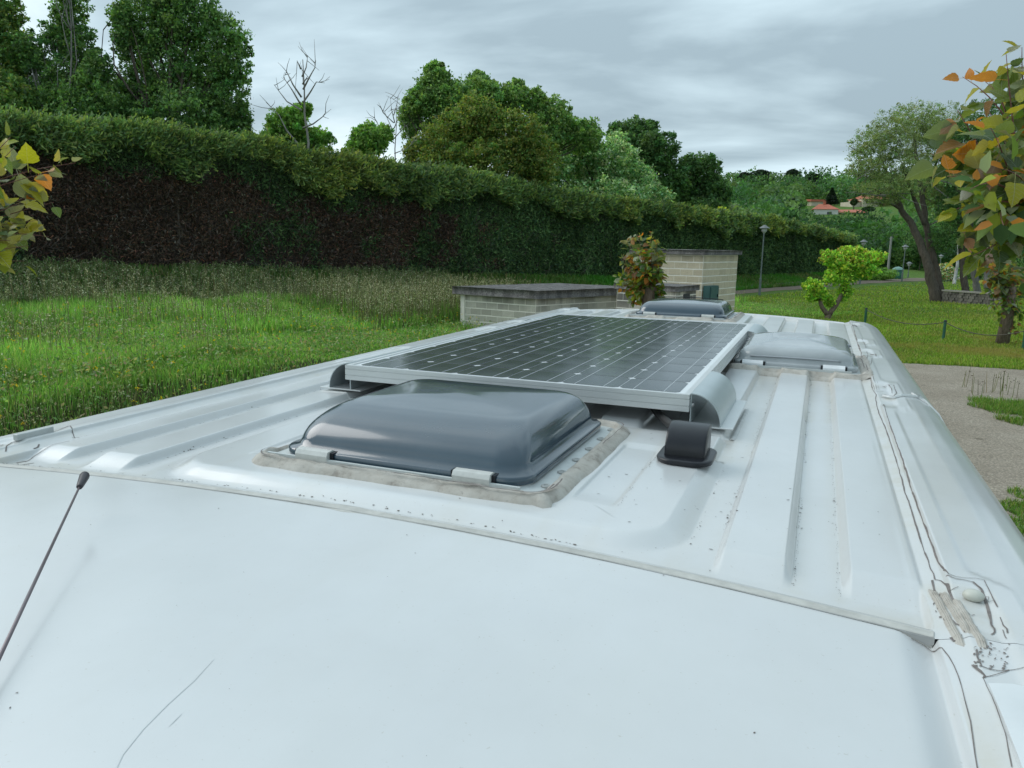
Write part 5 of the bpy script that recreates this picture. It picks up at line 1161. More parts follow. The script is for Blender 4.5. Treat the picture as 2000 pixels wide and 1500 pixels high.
# tall flowering stalks with pale seed heads
def stalks(name, N, test, sr, nr, hr, label, heads=9, hc=((0.50, 0.48, 0.28), (0.36, 0.38, 0.20), (0.58, 0.54, 0.36)), p=1.3, hs=0.022, leafy=0):
    x, y = sample_region(N, test, sr, nr, p, 10); N = len(x); h = rng.uniform(*hr, N); z = T(x, y); la = rng.uniform(0, 6.283, N); l_ = rng.random(N) * .22 * h
    D = np.hypot(x - CAM[0], y - CAM[1]); w = 0.0035 * np.clip(D / 9, 1, 3.2); tx, ty, tz = x + np.cos(la) * l_, y + np.sin(la) * l_, z + h
    u = np.array([RT[0], RT[1], 0]); V1 = np.stack([np.c_[x, y, z] - u * w[:, None], np.c_[x, y, z] + u * w[:, None], np.c_[tx, ty, tz] + u * w[:, None] * .5, np.c_[tx, ty, tz] - u * w[:, None] * .5], 1).reshape(-1, 3); F1 = np.arange(4 * N).reshape(-1, 4)
    C1 = np.repeat(pal(N, [(0.15, 0.17, 0.07), (0.21, 0.20, 0.10)]), 4, axis=0)
    M_ = N * heads; k = np.repeat(np.arange(N), heads); f = 1 - 0.30 * rng.random(M_); P = np.c_[x[k] + (tx - x)[k] * f, y[k] + (ty - y)[k] * f, z[k] + h[k] * f] + rng.normal(size=(M_, 3)) * np.c_[0.022 + 0 * f, 0.022 + 0 * f, 0.012 + 0 * f] * (1.6 - f)[:, None] * 1.8
    V2, F2, C2 = leafmesh('h', P, hs * np.clip(D[k] / 12, 1, 1.7) * rng.uniform(.6, 1.6, M_), pal(M_, hc), .42)
    Vs = [V1, V2]; Fs = [F1, F2 + len(V1)]; Cs = [C1, C2]
    if leafy:
        M_ = N * leafy; k = np.repeat(np.arange(N), leafy); f = rng.random(M_) * .9; P = np.c_[x[k] + (tx - x)[k] * f, y[k] + (ty - y)[k] * f, z[k] + h[k] * f] + rng.normal(size=(M_, 3)) * 0.05
        V3, F3, C3 = leafmesh('l', P, rng.uniform(.04, .10, M_), pal(M_, [(0.15, 0.24, 0.07), (0.22, 0.29, 0.12), (0.30, 0.34, 0.18), (0.09, .17, .05)]), .4); Vs.append(V3); Fs.append(F3 + len(V1) + len(V2)); Cs.append(C3)
    o = link(name, meshnp(name, np.concatenate(Vs), np.concatenate(Fs), False, np.concatenate(Cs)), FOLDRY); tag(o, label, 'grass' if not leafy else 'weeds', kind='stuff')
stalks('seeding_grass', 1500, lambda s, n_, x, y: mead(s, n_, x, y) & (rng.random(len(x)) < 0.05 + 0.35 * (vnoise(x, y, 305, 3, .5) > 0.15) + 0.22 * sm(n_, 6.3, 5)) & ~before_low(x, y), (-9, 30), (4.4, 15), (.42, .8), 'pale seeding grass stalks scattered over the meadow')
stalks('tall_oat_grass', 2000, lambda s, n_, x, y: in_view(x, y) & ~in_low(x, y) & ~before_low(x, y) & ((n_ < 5.4) & (rng.random(len(x)) < .18) | ((s > 6.5) & (s < 15) & (n_ > 4.4) & (n_ < 9.5))), (-10, 15), (3.6, 12), (.6, 1.2), 'tall straw-coloured oat grass around the pump house corner and along the path', heads=12)
stalks('bank_weeds', 4000, lambda s, n_, x, y: in_view(x, y) & (vnoise(x, y, 306, 3, .6) > -.35), (-11, 17), (0.35, 3.3), (.20, .52), 'grey-green leafy weeds with pale heads at the foot of the brown hedge', heads=3, leafy=16, p=1.0, hc=((.40, .40, .26), (.26, .30, .16), (.46, .43, .31)))
# ground cover on the bank by the hedge foot
x, y = sample_region(40000, lambda s, n_, x, y: in_view(x, y), (-11, 74), (-0.2, 3.4), 1.25, 14); D = np.hypot(x - CAM[0], y - CAM[1]); s, n_ = sn(x, y)
C = pal(len(x), [(0.050, 0.085, 0.022), (0.075, 0.105, 0.035), (0.04, 0.10, 0.02), (0.12, 0.12, 0.055)]) * (1 + .3 * vnoise(x, y, 309, 3, .7))[:, None] * 1.8; grn = np.clip(vnoise(s, s * 0, 310, 2, .2) * 2, 0, 1)[:, None] * (s > 20)[:, None]; C = C * (1 - grn) + np.array([0.07, 0.24, 0.03]) * grn
bmesh_('bank_grass', x, y, np.clip(.12 + .22 * rng.random(len(x)), .1, .6), 0.026 * np.clip(D / 14, 1, 4), C, 'rough grass and ground cover on the bank under the hedge', 'grass', lean=.5)
# small yellow and white flowers
x, y = sample_region(520, mead, (-8, 22), (6, 15), 1.2, 9); k = rng.random(len(x)); C = np.where(k[:, None] < .8, np.array([[.75, .52, .02]]), np.array([[.7, .7, .66]])); P = np.c_[x, y, T(x, y) + rng.uniform(.25, .48, len(x))]
P = np.repeat(P, 5, axis=0) + rng.normal(size=(len(x) * 5, 3)) * .012; V, F, Cc = leafmesh('f', P, .028, np.repeat(C, 5, axis=0), .7); tag(link('meadow_flowers', meshnp('meadow_flowers', V, F, False, Cc), FOL), 'tiny yellow and white flowers dotted in the meadow', 'flowers', kind='stuff')

# right-hand lawn: short uneven blades
def lawn_test(x, y):
    s, n_ = sn(x, y); ey = 20.05 + 0.13 * (x - 3.5) + 0.22 * vnoise(x, x * 0, 5, 5, 0.7) + 0.05 * vnoise(x, x * 0, 6, 3, 6)
    return (y > ey - 0.05) & (n_ > 5.8 + 0.06 * np.maximum(s - 30, 0)) & in_view(x, y, 0, 60) & ~in_low(x, y)
xs = []; ys = []
while sum(map(len, xs)) < 85000:
    u = rng.uniform(1380, 2080, 200000); v = 492 + 240 * rng.random(200000) ** 0.8; w_ = FW + RT * ((u - 1000) / FPX)[:, None] - UP * ((v - 750) / FPX)[:, None]; t_ = -CAM[2] / w_[:, 2]; x = CAM[0] + w_[:, 0] * t_; y = CAM[1] + w_[:, 1] * t_
    k = (t_ > 0) & (t_ < 110) & lawn_test(x, y); xs.append(x[k]); ys.append(y[k])
x = np.concatenate(xs)[:85000]; y = np.concatenate(ys)[:85000]; x += rng.normal(size=len(x)) * .02; y += rng.uniform(-.3, .3, len(y)); ok = lawn_test(x, y); x = x[ok]; y = y[ok]
D = np.hypot(x - CAM[0], y - CAM[1]); pt = vnoise(x, y, 320, 4, .35)
C = pal(len(x), [(0.075, 0.120, 0.016), (0.100, 0.155, 0.020), (0.125, 0.170, 0.028), (0.16, 0.155, 0.05)], [.35, .3, .2, .15]); C *= 2.2 * (1 + .28 * pt)[:, None]; dry = np.clip(vnoise(x, y, 321, 4, .5) * 1.8 - .15, 0, .85)[:, None] * (0.4 + 0.6 * sm(y, 34, 22))[:, None]; C = C * (1 - dry) + np.array([.34, .27, .09]) * dry
bmesh_('lawn_grass', x, y, np.clip(.06 + .05 * pt + .07 * rng.random(len(x)), 0.03, .25), 0.020 * np.clip(D / 20, .8, 4), C, 'short yellow-green grass of the lawn beyond the gravel', 'grass', lean=.5)
# tussocks in the gravel beside the van
def tussock(label, pts, n, hh=0.16):
    xs = []; ys = []
    for (u, v, r_) in pts:
        P = at(u, v, 0.0); k = int(n * r_ * r_ / sum(p[2] ** 2 for p in pts)); a = rng.uniform(0, 6.283, k); q = r_ * rng.random(k) ** .5 * (1 + .25 * np.sin(a * 3)); xs.append(P[0] + q * np.cos(a)); ys.append(P[1] + q * np.sin(a))
    x = np.concatenate(xs); y = np.concatenate(ys); C = pal(len(x), [(0.060, 0.125, 0.020), (0.090, 0.155, 0.028), (0.14, 0.14, 0.05), (.05, .09, .02)], [.35, .3, .2, .15]) * 1.9
    bmesh_('grass_tussock', x, y, hh * rng.uniform(.3, 1, len(x)), 0.010, C, label, 'grass', lean=.6)
tussock('low grass tussock spreading on the gravel at the right edge', [(1950, 800, .42), (2010, 800, .75), (2080, 810, .8), (1915, 785, .18), (1990, 825, .3)], 11000)
tussock('mossy grass clump on the gravel beside the near part of the van', [(2005, 1000, .28), (2030, 1040, .4), (1985, 985, .1), (2060, 980, .4)], 5000, .1)
stalks('plantain', 34, lambda s, n_, x, y: (np.abs(x - 4.9) < .9) & (np.abs(y - 16.2) < .7), (-8, 40), (10, 40), (.25, .5), 'few thin plantain stalks standing on the gravel edge', heads=3, hc=((.10, .07, .04), (.06, .05, .03)), hs=.02)
# loose pebbles and leaf litter
N = 9000; x = rng.uniform(1.7, 9, N); y = rng.uniform(2, 20, N); r_ = rng.uniform(.008, .03, N) ; C = pal(N, [(.40, .36, .30), (.26, .22, .17), (.50, .47, .42), (.10, .075, .05)], [.35, .3, .15, .2])
V, F, Cc = leafmesh('p', np.c_[x, y, .012 + r_ * .15], r_, C, .8, np.c_[rng.normal(size=(N, 2)), 0.15 * rng.normal(size=N)] / 1.4, np.c_[rng.normal(size=(N, 2)), 0.15 * rng.normal(size=N)] / 1.6)
tag(link('gravel_stones', meshnp('gravel_stones', V, F, False, Cc), FOLDRY), 'loose pebbles and leaf litter on the gravel', 'gravel', kind='stuff')

# ================================================================== BLOCK BUILDINGS
def m_block(name, c0, c1, streak, rv=.6):
    m, nt, b = mat_new(name); n = nz(nt, 3.0, 6, 0.6); n2 = nz(nt, 45, 5, 0.7); st = nz(nt, 1.6, 6, 0.6, stretch=(2.2, 2.2, 0.22))
    oi = nt.nodes.new('ShaderNodeObjectInfo')
    c = ramp(nt, n, [(0.3, c0), (0.7, c1)]); c = mixc(nt, ramp(nt, oi.outputs['Random'], [(0.3, 0.0), (1, rv)]), c, tuple(x * 0.55 for x in c0))
    c = mixc(nt, ramp(nt, n2, [(0.35, 0.45), (0.6, 0.0)]), c, tuple(x * 0.5 for x in c0))
    tc = nt.nodes.new('ShaderNodeNewGeometry'); mp = nt.nodes.new('ShaderNodeMapping'); nt.links.new(tc.outputs['Position'], mp.inputs[0]); mp.inputs['Scale'].default_value = (1.1, 1.1, 0.10)
    sn_ = nt.nodes.new('ShaderNodeTexNoise'); nt.links.new(mp.outputs[0], sn_.inputs['Vector']); sn_.inputs['Scale'].default_value = 2.0; sn_.inputs['Detail'].default_value = 6
    sp = nt.nodes.new('ShaderNodeSeparateXYZ'); nt.links.new(tc.outputs['Position'], sp.inputs[0]); hh = nt.nodes.new('ShaderNodeMapRange'); nt.links.new(sp.outputs[2], hh.inputs[0]); hh.inputs[1].default_value = streak[0]; hh.inputs[2].default_value = streak[1]
    mu = nt.nodes.new('ShaderNodeMath'); mu.operation = 'MULTIPLY'; nt.links.new(hh.outputs[0], mu.inputs[0]); nt.links.new(ramp(nt, sn_.outputs[0], [(0.42, 0.0), (0.60, streak[2])]), mu.inputs[1])
    c = mixc(nt, mu.outputs[0], c, (0.045, 0.045, 0.04))
    nt.links.new(c, b.inputs['Base Color']); b.inputs['Roughness'].default_value = 0.95; bump(nt, b, n2, 0.9, 0.02); return m
BLK1 = m_block('stained_block', (0.54, 0.51, 0.43), (0.70, 0.67, 0.58), (0.85, 1.38, 0.75))
BLK2 = m_block('cream_block', (0.60, 0.515, 0.37), (0.72, 0.63, 0.47), (2.30, 2.75, 0.55), .25)
MORT = simple('pale_mortar', (0.78, 0.75, 0.67), 0.95, var=.1, vs=3)
def m_conc():
    m, nt, b = mat_new('weathered_concrete'); n = nz(nt, 2.6, 8, 0.7); n2 = nz(nt, 25, 6, 0.75); st = nz(nt, 5, 5, .6, stretch=(1, 1, .12))
    c = ramp(nt, n, [(0.3, (0.10, 0.095, 0.09)), (0.7, (0.30, 0.28, 0.27))]); c = mixc(nt, ramp(nt, n2, [(0.45, 0.0), (0.58, 0.75)]), c, (0.05, 0.048, 0.045)); c = mixc(nt, ramp(nt, st, [(.45, 0.0), (.6, .6)]), c, (.045, .045, .042))
    nt.links.new(c, b.inputs['Base Color']); b.inputs['Roughness'].default_value = 0.95; bump(nt, b, n2, .9, .03); return m
CONC = m_conc()
def cubeish(name, l, w, h, mat):
    g = G(); q = 0.012; r0 = [(0, 0), (l, 0), (l, w), (0, w)]
    P = lambda i, z: [(x + (i if x == 0 else -i), y + (i if y == 0 else 0), z) for x, y in r0]
    g.rings([P(q, 0), P(0, q), P(0, h - q), P(q, h)]); me = bpy.data.meshes.new(name); me.from_pydata(g.v, [], g.f)
    me.materials.append(mat); return me
def block_wall(parent, c0, ax, L_, z0, z1, mat, bl=0.4, bh=0.2, doors=()):
    """running-bond wall of separate blocks from corner c0 along ax; ax x up points outward"""
    gap = 0.014; ax = np.array(ax) / np.linalg.norm(ax); outw = np.array([ax[1], -ax[0]]); core = G()
    c3_ = np.array([c0[0], c0[1], z0]); a3 = np.array([*ax, 0]); o3 = np.array([*outw, 0])
    core.obox(c3_ - o3 * 0.19, a3 * L_, o3 * 0.194, Zv * (z1 - z0 - .004)); core.build('mortar', MORT, parent)
    ang = math.atan2(ax[1], ax[0]); rows = int(round((z1 - z0) / bh)); cache = {}
    for r_ in range(rows):
        x = -(bl / 2) * (r_ % 2); k = 0
        while x < L_ - 0.03:
            a, b = max(0.0, x), min(L_, x + bl)
            if b - a > 0.05 and not any(d0 < (a + b) / 2 < d1 and d2 < z0 + bh * (r_ + .5) < d3 for d0, d1, d2, d3 in doors):
                key = (round(b - a, 3), mat.name)
                if key not in cache: cache[key] = cubeish('block', b - a - gap, 0.09, bh - gap, mat)
                o = bpy.data.objects.new('block', cache[key]); col.objects.link(o); o.parent = parent
                p = c3_ + a3 * (a + gap / 2) + o3 * (0.006 + random.uniform(0, .006)); p[2] = z0 + bh * r_ + gap / 2
                o.location = Vector(p) - PW(parent); o.rotation_euler = (0, 0, ang)
            x += bl
lb = empty('pump_house', (LC[0], LC[1], 0)); tag(lb, 'low grey blockwork building with a thick blackened concrete slab roof', 'building')
zs = 1.30
def wall_between(parent, A, B, *a, **k):  # outward on the right-hand side of A->B
    A = np.array(A); B = np.array(B); block_wall(parent, A, B - A, np.linalg.norm(B - A), *a, **k)
A0 = LC + LL * 2.75; B0 = LC; C0 = LC + LR * 4.2; D0 = A0 + LR * 4.2
wall_between(lb, A0, B0, -0.1, zs, BLK1); wall_between(lb, B0, C0, -0.1, zs, BLK1); wall_between(lb, D0, A0, -0.1, zs, BLK1, bl=.8)
def slab(parent, corner, ex, ey, z, th, ov, name='roof_slab'):
    ex = np.array(ex, float); ey = np.array(ey, float); lx = np.linalg.norm(ex); ly = np.linalg.norm(ey); ux = np.array([*(ex / lx), 0]); uy = np.array([*(ey / ly), 0]); c = np.array([corner[0], corner[1], z]) - ux * ov - uy * ov; nx, ny = int(lx / .12), int(ly / .12)
    U_, V_ = np.meshgrid(np.linspace(0, lx + 2 * ov, nx), np.linspace(0, ly + 2 * ov, ny)); top = c + U_[..., None] * ux + V_[..., None] * uy; top[..., 2] += th + 0.012 * vnoise(U_, V_, 400, 4, 2.5)
    bot = top.copy(); bot[..., 2] = z
    Vt = top.reshape(-1, 3); Vb = bot.reshape(-1, 3); Ft = gridfaces(nx, ny); Fb = gridfaces(nx, ny)[:, ::-1] + len(Vt)
    idx = np.arange(nx * ny).reshape(ny, nx); loop = np.concatenate([idx[0, :], idx[1:, -1], idx[-1, -2::-1], idx[-2:0:-1, 0]]); l2 = np.roll(loop, -1); Fs = np.stack([loop, loop + len(Vt), l2 + len(Vt), l2], 1)[:, ::-1]
    o = link(name, meshnp(name, np.concatenate([Vt, Vb]), np.concatenate([Ft, Fb, Fs])), CONC); o.parent = parent; o.location = -PW(parent); return o
# slab wants a right-handed base: x along LL reversed
slab(lb, A0, B0 - A0, D0 - A0, zs + 0.003, 0.235, 0.16)
BC = np.array([-2.17, 21.27]); BR = np.array([0.72, 2.47]); BR /= np.linalg.norm(BR); BL = np.array([-BR[1], BR[0]])
tb = empty('block_building', (BC[0], BC[1], 0)); tag(tb, 'taller cream blockwork building with flat concrete cap behind the orange-leaved pollard', 'building')
A1 = BC + BL * 2.3; B1 = BC; C1 = BC + BR * 2.55; D1 = A1 + BR * 2.55; zt = 2.62
wall_between(tb, A1, B1, 0.0, zt, BLK2); wall_between(tb, B1, C1, 0.0, zt, BLK2); wall_between(tb, C1, D1, 0.0, zt, BLK2, bl=.8)
slab(tb, A1, B1 - A1, D1 - A1, zt + 0.003, 0.13, 0.10)
wall_between(tb, D1, A1, 0.0, zt, BLK2, bl=.8)
# annex with a crumbling slab in front of it, and a green cabinet door
AC = atD(1321, 560, 19.6)[:2]; an2 = empty('annex', (AC[0], AC[1], 0)); tag(an2, 'small low annex with crumbling slab and dark opening in front of the cream block building', 'building')
E0 = AC + BL * 1.75; E1 = AC; E2 = AC + BR * 1.2; za = 1.69
wall_between(an2, E0, E1, -0.02, za, BLK1); wall_between(an2, E1, E2, -0.02, za, BLK1)
g = G(); pO = np.array([*(E1 + BR * 0.42), 1.40]); a3 = np.array([*BR, 0]); o3 = np.array([a3[1], -a3[0], 0]); g.obox(pO, a3 * .36, o3 * .03, Zv * .22); g.build('opening', DARKIN, an2)
slab(an2, E0, E1 - E0, BR * 1.2, za + .003, 0.14, 0.07)
cb = empty('meter_cabinet', (*(BC + BR * .1), 1.1)); tag(cb, 'teal green metal cabinet on the corner of the cream block building', 'cabinet')
c3_ = np.array([*(BC + BR * 0.03 - BL * 0.26), 1.15]); b3 = np.array([*BR, 0]); l3 = np.array([*BL, 0]); TEAL = simple('teal_metal', (.035, .10, .095), .5, var=.12, vs=5)
g = G(); g.obox(c3_ + l3 * .02, b3 * .62, l3 * .20, Zv * .58); g.build('cabinet_body', TEAL, cb); g = G(); g.obox(c3_ - l3 * .005 + b3 * .03 + Zv * .03, b3 * .56, l3 * .02, Zv * .52); g.build('door', TEAL, cb)
g = G(); g.obox(c3_ - l3 * .03 + b3 * .5 + Zv * .25, b3 * .02, l3 * .03, Zv * .08); g.build('handle', BLACK, cb)

# ================================================================== STREET FURNITURE
POLE = simple('grey_green_paint', (0.13, 0.16, 0.155), .5, var=.12, vs=6); SHADE = simple('lamp_hood', (0.17, 0.18, 0.18), .5); LENS = simple('lamp_lens', (.45, .46, .45), .3)
GPOST = simple('green_post_paint', (0.02, 0.10, 0.06), .5, var=.3, vs=14)
def lamp(u, vb, vt, label, D=None):
    P = at(u, vb, 0.0) if D is None else atD(u, vb, D); D = (P - CAM) @ FW; zt_ = atD(u, vt, D)[2]; z0 = float(T(P[0], P[1])) if D > 90 else 0.0
    l_ = empty('park_lamp', (P[0], P[1], z0)); tag(l_, label, 'street lamp', 'park lamps on the lawn'); x, y = P[0], P[1]; k = (zt_ - z0) / 4.0
    G().tube([(x, y, z0 - .1), (x, y, z0 + 1.0 * k), (x, y, z0 + 1.02 * k), (x, y, zt_ - .45)], [.075, .07, .045, .04], 10).build('pole', POLE, l_, angle=40)
    G().lathe([(.05, 0), (.11, .10), (.15, .12), (.16, .30), (.15, .31)], (x, y, zt_ - .50), 14).build('lantern', LENS, l_, angle=40)
    G().lathe([(.16, 0), (.30, .0), (.29, .03), (.13, .12), (.10, .17), (.03, .19)], (x, y, zt_ - .19), 16).build('hood', SHADE, l_, angle=40)
lamp(1483, 578, 440, 'nearest park lamp, standing against the dark hedge')
lamp(1679, 556, 468, 'park lamp with its hood showing just above the bushy pollard')
lamp(1761, 551, 478, 'park lamp left of the leaning twin trunk')
lamp(1773, 543, 511, 'shorter lamp beyond, seen beside the leaning trunk')
lamp(1834, 535, 497, 'pale distant lamp right of the leaning trunk', D=92)
lamp(1850, 535, 494, 'farthest lamp among the shrubs behind the stone wall', D=104)
q = atD(1733, 540, 96); up_ = empty('utility_pole', (q[0], q[1], 0)); tag(up_, 'grey concrete utility pole in front of the dark thicket', 'pole'); zt_ = atD(1733, 462, 96)[2]
G().tube([(q[0], q[1], -.1), (q[0], q[1], zt_)], [.16, .12], 8).build('shaft', simple('pole_concrete', (.24, .24, .22), .9), up_); G().tube([(q[0] - .25, q[1], zt_ - .3), (q[0] + .25, q[1], zt_ - .3)], .04, 5).build('bracket', POLE, up_)
q = at(1752, 545, 0); bn = empty('waste_container', (q[0], q[1], 0)); tag(bn, 'small green container with pale domed lid beside the far path', 'container')
G().lathe([(.48, 0), (.50, .1), (.50, .85), (.47, .9)], (q[0], q[1], 0), 14).build('body', simple('container_green', (.02, .13, .085), .5), bn, angle=40); G().lathe([(.56, 0), (.5, .12), (.28, .26), (.05, .32)], (q[0], q[1], .9), 14).build('lid', simple('container_lid', (.16, .30, .25), .5), bn, angle=40)
posts = [at(1689, 634, 0)[:2], at(1842, 664, 0)[:2], at(1998, 684, 0)[:2]]; posts.append(2 * posts[2] - posts[1])
plabel = ['green chain post hidden low behind the rear right corner of the van', 'green chain post standing alone in the lawn', 'green chain post at the foot of the right-hand pollard', 'green chain post farthest right']
for p, lab in zip(posts[:3], plabel):
    c = empty('chain_post', (p[0], p[1], 0)); tag(c, lab, 'post', 'chain posts edging the lawn')
    G().tube([(p[0], p[1], -.05), (p[0], p[1], .60)], .045, 10).build('shaft', GPOST, c, angle=40); G().lathe([(.05, 0), (.055, .02), (.03, .05)], (p[0], p[1], .60), 10).build('cap', DARKIN, c, angle=40)
for a, b, lab in ((posts[0], posts[1], 'sagging chain between the van corner and the lone green post'), (posts[1], posts[2], 'sagging chain from the lone green post towards the right edge')):
    g = G(); n = 46; P = []
    for i in range(n):
        t = i / (n - 1); P.append(np.array([*(a + (b - a) * t), .58 - .26 * (1 - (2 * t - 1) ** 2)]))
    for i in range(n - 1): m0 = (P[i] + P[i + 1]) / 2; g.tube([P[i] - (P[i + 1] - P[i]) * .15, m0 + np.array([0, 0, .006 * (-1) ** i]), P[i + 1] + (P[i + 1] - P[i]) * .15], .013, 4)
    o = g.build('chain', simple('dull_chain', (.09, .075, .06), .6, metal=.4), None); tag(o, lab, 'chain', 'chains edging the lawn')
p = at(266, 806, 0.12); c = empty('short_post', (p[0], p[1], 0)); tag(c, 'short green marker post in the grass behind the left roof rail', 'post'); zt_ = atD(268, 779, (p - CAM) @ FW)[2]
G().tube([(p[0], p[1], 0), (p[0], p[1], zt_)], .05, 10).build('shaft', GPOST, c); G().lathe([(.056, 0), (.056, .05), (.04, .055)], (p[0], p[1], zt_ - .045), 10).build('cap', DARKIN, c, angle=40)

# stones along the parking edge
STONE = simple('pale_stone', (0.34, 0.30, 0.25), .9, var=.3, vs=14, bmp=.8, bs=30)
def stone_mesh(sx, sy, sz, seed):
    r_ = np.random.default_rng(seed); g = G(); rings = []
    for i in range(5):
        ph = -1.3 + 2.6 * i / 4; rings.append([(sx * math.cos(ph) * math.cos(a) * r_.uniform(.8, 1.15), sy * math.cos(ph) * math.sin(a) * r_.uniform(.8, 1.15), sz * math.sin(ph) * r_.uniform(.9, 1.1)) for a in np.linspace(0, 6.283, 8)[:-1]])
    g.rings(rings); me = bpy.data.meshes.new('stone'); me.from_pydata(g.v, [], g.f); me.materials.append(STONE); return me
rw = empty('stone_edging', (-9.0, 12.6, 0.2)); tag(rw, 'rough row of pale rubble stones between meadow and parking, left of the van', 'stone row')
smesh = [stone_mesh(.15, .11, .09, k) for k in range(5)]
for i in range(34):
    t = i / 33; P = at(500 + 285 * t, 707 - 30 * t + random.uniform(-4, 4), 0.28); o = bpy.data.objects.new('stone', smesh[i % 5]); col.objects.link(o); o.parent = rw; o.location = Vector((P[0], P[1], 0.24 + random.uniform(-.06, .08))) - PW(rw); o.rotation_euler = (random.uniform(-.4, .4), random.uniform(-.4, .4), random.uniform(0, 6)); sc_ = random.choice((.6, .8, 1.0, 1.3)); o.scale = (sc_, sc_, sc_)
# dry stone walls far right and below the hedge
def stone_wall(name, label, a, b, h, nrow, ncol, mat):
    a = np.array([a[0], a[1], 0]); b = np.array([b[0], b[1], 0]); w = empty(name, a); tag(w, label, 'wall'); t = (b - a) / np.linalg.norm(b - a); nn = np.array([t[1], -t[0], 0]); L_ = np.linalg.norm(b - a)
    G().obox(a - nn * .3 - Zv * .1, b - a, nn * .25, Zv * (h + .05)).build('core', mat, w)
    g = G()
    for r_ in range(nrow):
        for c in range(ncol):
            p = a + t * (c + .5 * (r_ % 2) + random.uniform(-.1, .1)) * L_ / ncol + Zv * (h * r_ / nrow) - nn * .1; lx = L_ / ncol * random.uniform(.75, .95); g.obox(p, t * lx, nn * random.uniform(.08, .16), Zv * h / nrow * random.uniform(.8, .95))
    o = g.build('stones', mat, w); o['kind'] = 'stuff'
    G().obox(a - nn * .32 + Zv * h, b - a, nn * .40, Zv * .08).build('coping', simple('stone_coping', (.30, .28, .24), .9), w)
WST = simple('dark_wall_stone', (0.17, 0.155, 0.13), .95, var=.4, vs=3, bmp=.6, bs=20)
stone_wall('stone_wall', 'low rubble stone wall behind the trunks at the right', at(1838, 590, 0)[:2], at(1960, 600, 0)[:2], .62, 4, 20, WST)
sa_ = np.arange(34, 66, .35); g = G()
for s_ in sa_:
    for r_ in range(2):
        n0_ = 2.5 + random.uniform(-.05, .05); x, y = xy(s_ + random.uniform(-.1, .1), n0_); g.obox((x, y, float(T(x, y)) - .22 + .2 * r_), np.array([HD[0], HD[1], 0]) * .3, np.array([HN[0], HN[1], 0]) * .25, Zv * random.uniform(.14, .19))
o = g.build('stones', WST, None); w = empty('retaining_wall', (*xy(50, 2.6), 0.2)); tag(w, 'low rubble retaining wall along the path at the foot of the far hedge', 'wall'); o.parent = w; o.location = -PW(w); o['kind'] = 'stuff'

# ================================================================== TREES ON THE RIGHT
def trunk_px(root, pts, D, name='trunk', mat=BARK, k=9):
    P = [atD(u, v, D + dd) for u, v, w, dd in pts]; rad = [w / 2 * D / FPX for u, v, w, dd in pts]
    # resample smoothly
    P = np.array(P); t = np.linspace(0, len(P) - 1, (len(P) - 1) * 4 + 1); Q = np.stack([np.interp(t, np.arange(len(P)), P[:, i]) for i in range(3)], 1); rr_ = np.interp(t, np.arange(len(P)), rad); Q += rng.normal(size=Q.shape) * (rr_[:, None] * .12)
    G().tube(list(Q), list(rr_), k).build(name, mat, root, smooth=True)
Dw = 43.0; q = atD(1833, 590, Dw); wl = empty('willow_tree', (q[0], q[1], 0)); tag(wl, 'leaning twin-trunked willow with a wide airy olive crown above the lawn', 'tree')
trunk_px(wl, [(1832, 592, 24, 0), (1822, 560, 19, 0), (1812, 520, 17, 0), (1800, 480, 15, .2), (1782, 440, 13, .4), (1762, 410, 11, .5), (1748, 385, 9, .5), (1735, 350, 7, .5), (1722, 310, 4, .4)], Dw)
trunk_px(wl, [(1840, 592, 20, .5), (1832, 550, 16, .5), (1822, 500, 14, .5), (1812, 460, 12, .6), (1806, 420, 11, .6), (1800, 370, 9, .7), (1790, 310, 7, .8), (1785, 260, 4, .8)], Dw)
trunk_px(wl, [(1806, 440, 9, .3), (1790, 400, 8, .3), (1775, 360, 6, .2), (1762, 320, 4, .1)], Dw, 'limb'); trunk_px(wl, [(1800, 380, 8, .6), (1820, 340, 6, .9), (1835, 300, 4, 1.2)], Dw, 'limb'); trunk_px(wl, [(1762, 410, 6, .5), (1735, 395, 5, .3), (1705, 365, 3, 0)], Dw, 'limb')
trunk_px(wl, [(1806, 330, 3.5, .6), (1835, 352, 2.6, .2), (1868, 362, 2, 0), (1880, 375, 1.4, 0)], Dw, 'bare_branch', DEADW, 5); trunk_px(wl, [(1820, 362, 3, .6), (1850, 385, 2.4, 0), (1890, 410, 1.8, 0)], Dw, 'bare_branch', DEADW, 5); trunk_px(wl, [(1815, 440, 3, .6), (1845, 425, 2.4, 0), (1880, 405, 1.5, 0)], Dw, 'bare_branch', DEADW, 5)
bl = [(atD(u, v, Dw + dd), (ru * Dw / FPX, ru * Dw / FPX * .8, rv * Dw / FPX)) for u, v, ru, rv, dd in [(1745, 265, 55, 52, 0), (1700, 290, 45, 45, 0), (1790, 230, 50, 38, 1), (1810, 290, 60, 60, 1.5), (1760, 330, 70, 35, 0), (1690, 330, 40, 24, -.5), (1740, 365, 75, 22, -.5), (1850, 250, 50, 50, 2), (1720, 390, 40, 15, 0), (1820, 380, 35, 30, 1)]]
V, F, C = crown_leaves(bl, 36000, 0.12, [(0.054, 0.074, 0.030), (0.072, 0.092, 0.038), (0.092, 0.108, 0.048)], clump=.16, kper=60, asp=.35); o = link('crown', meshnp('crown', V, F, False, C), FOL); o.parent = wl; o.location = -PW(wl)
for c, r_ in bl:
    g = G()
    for k in range(9): a = c + rng.normal(size=3) * np.array(r_) * .25 - Zv * r_[2] * .5; limb(g, a, c + rng.normal(size=3) * np.array(r_) * .6, .04, .008, .4, 5, 3)
    g.build('limb', BARKG, wl, smooth=True)
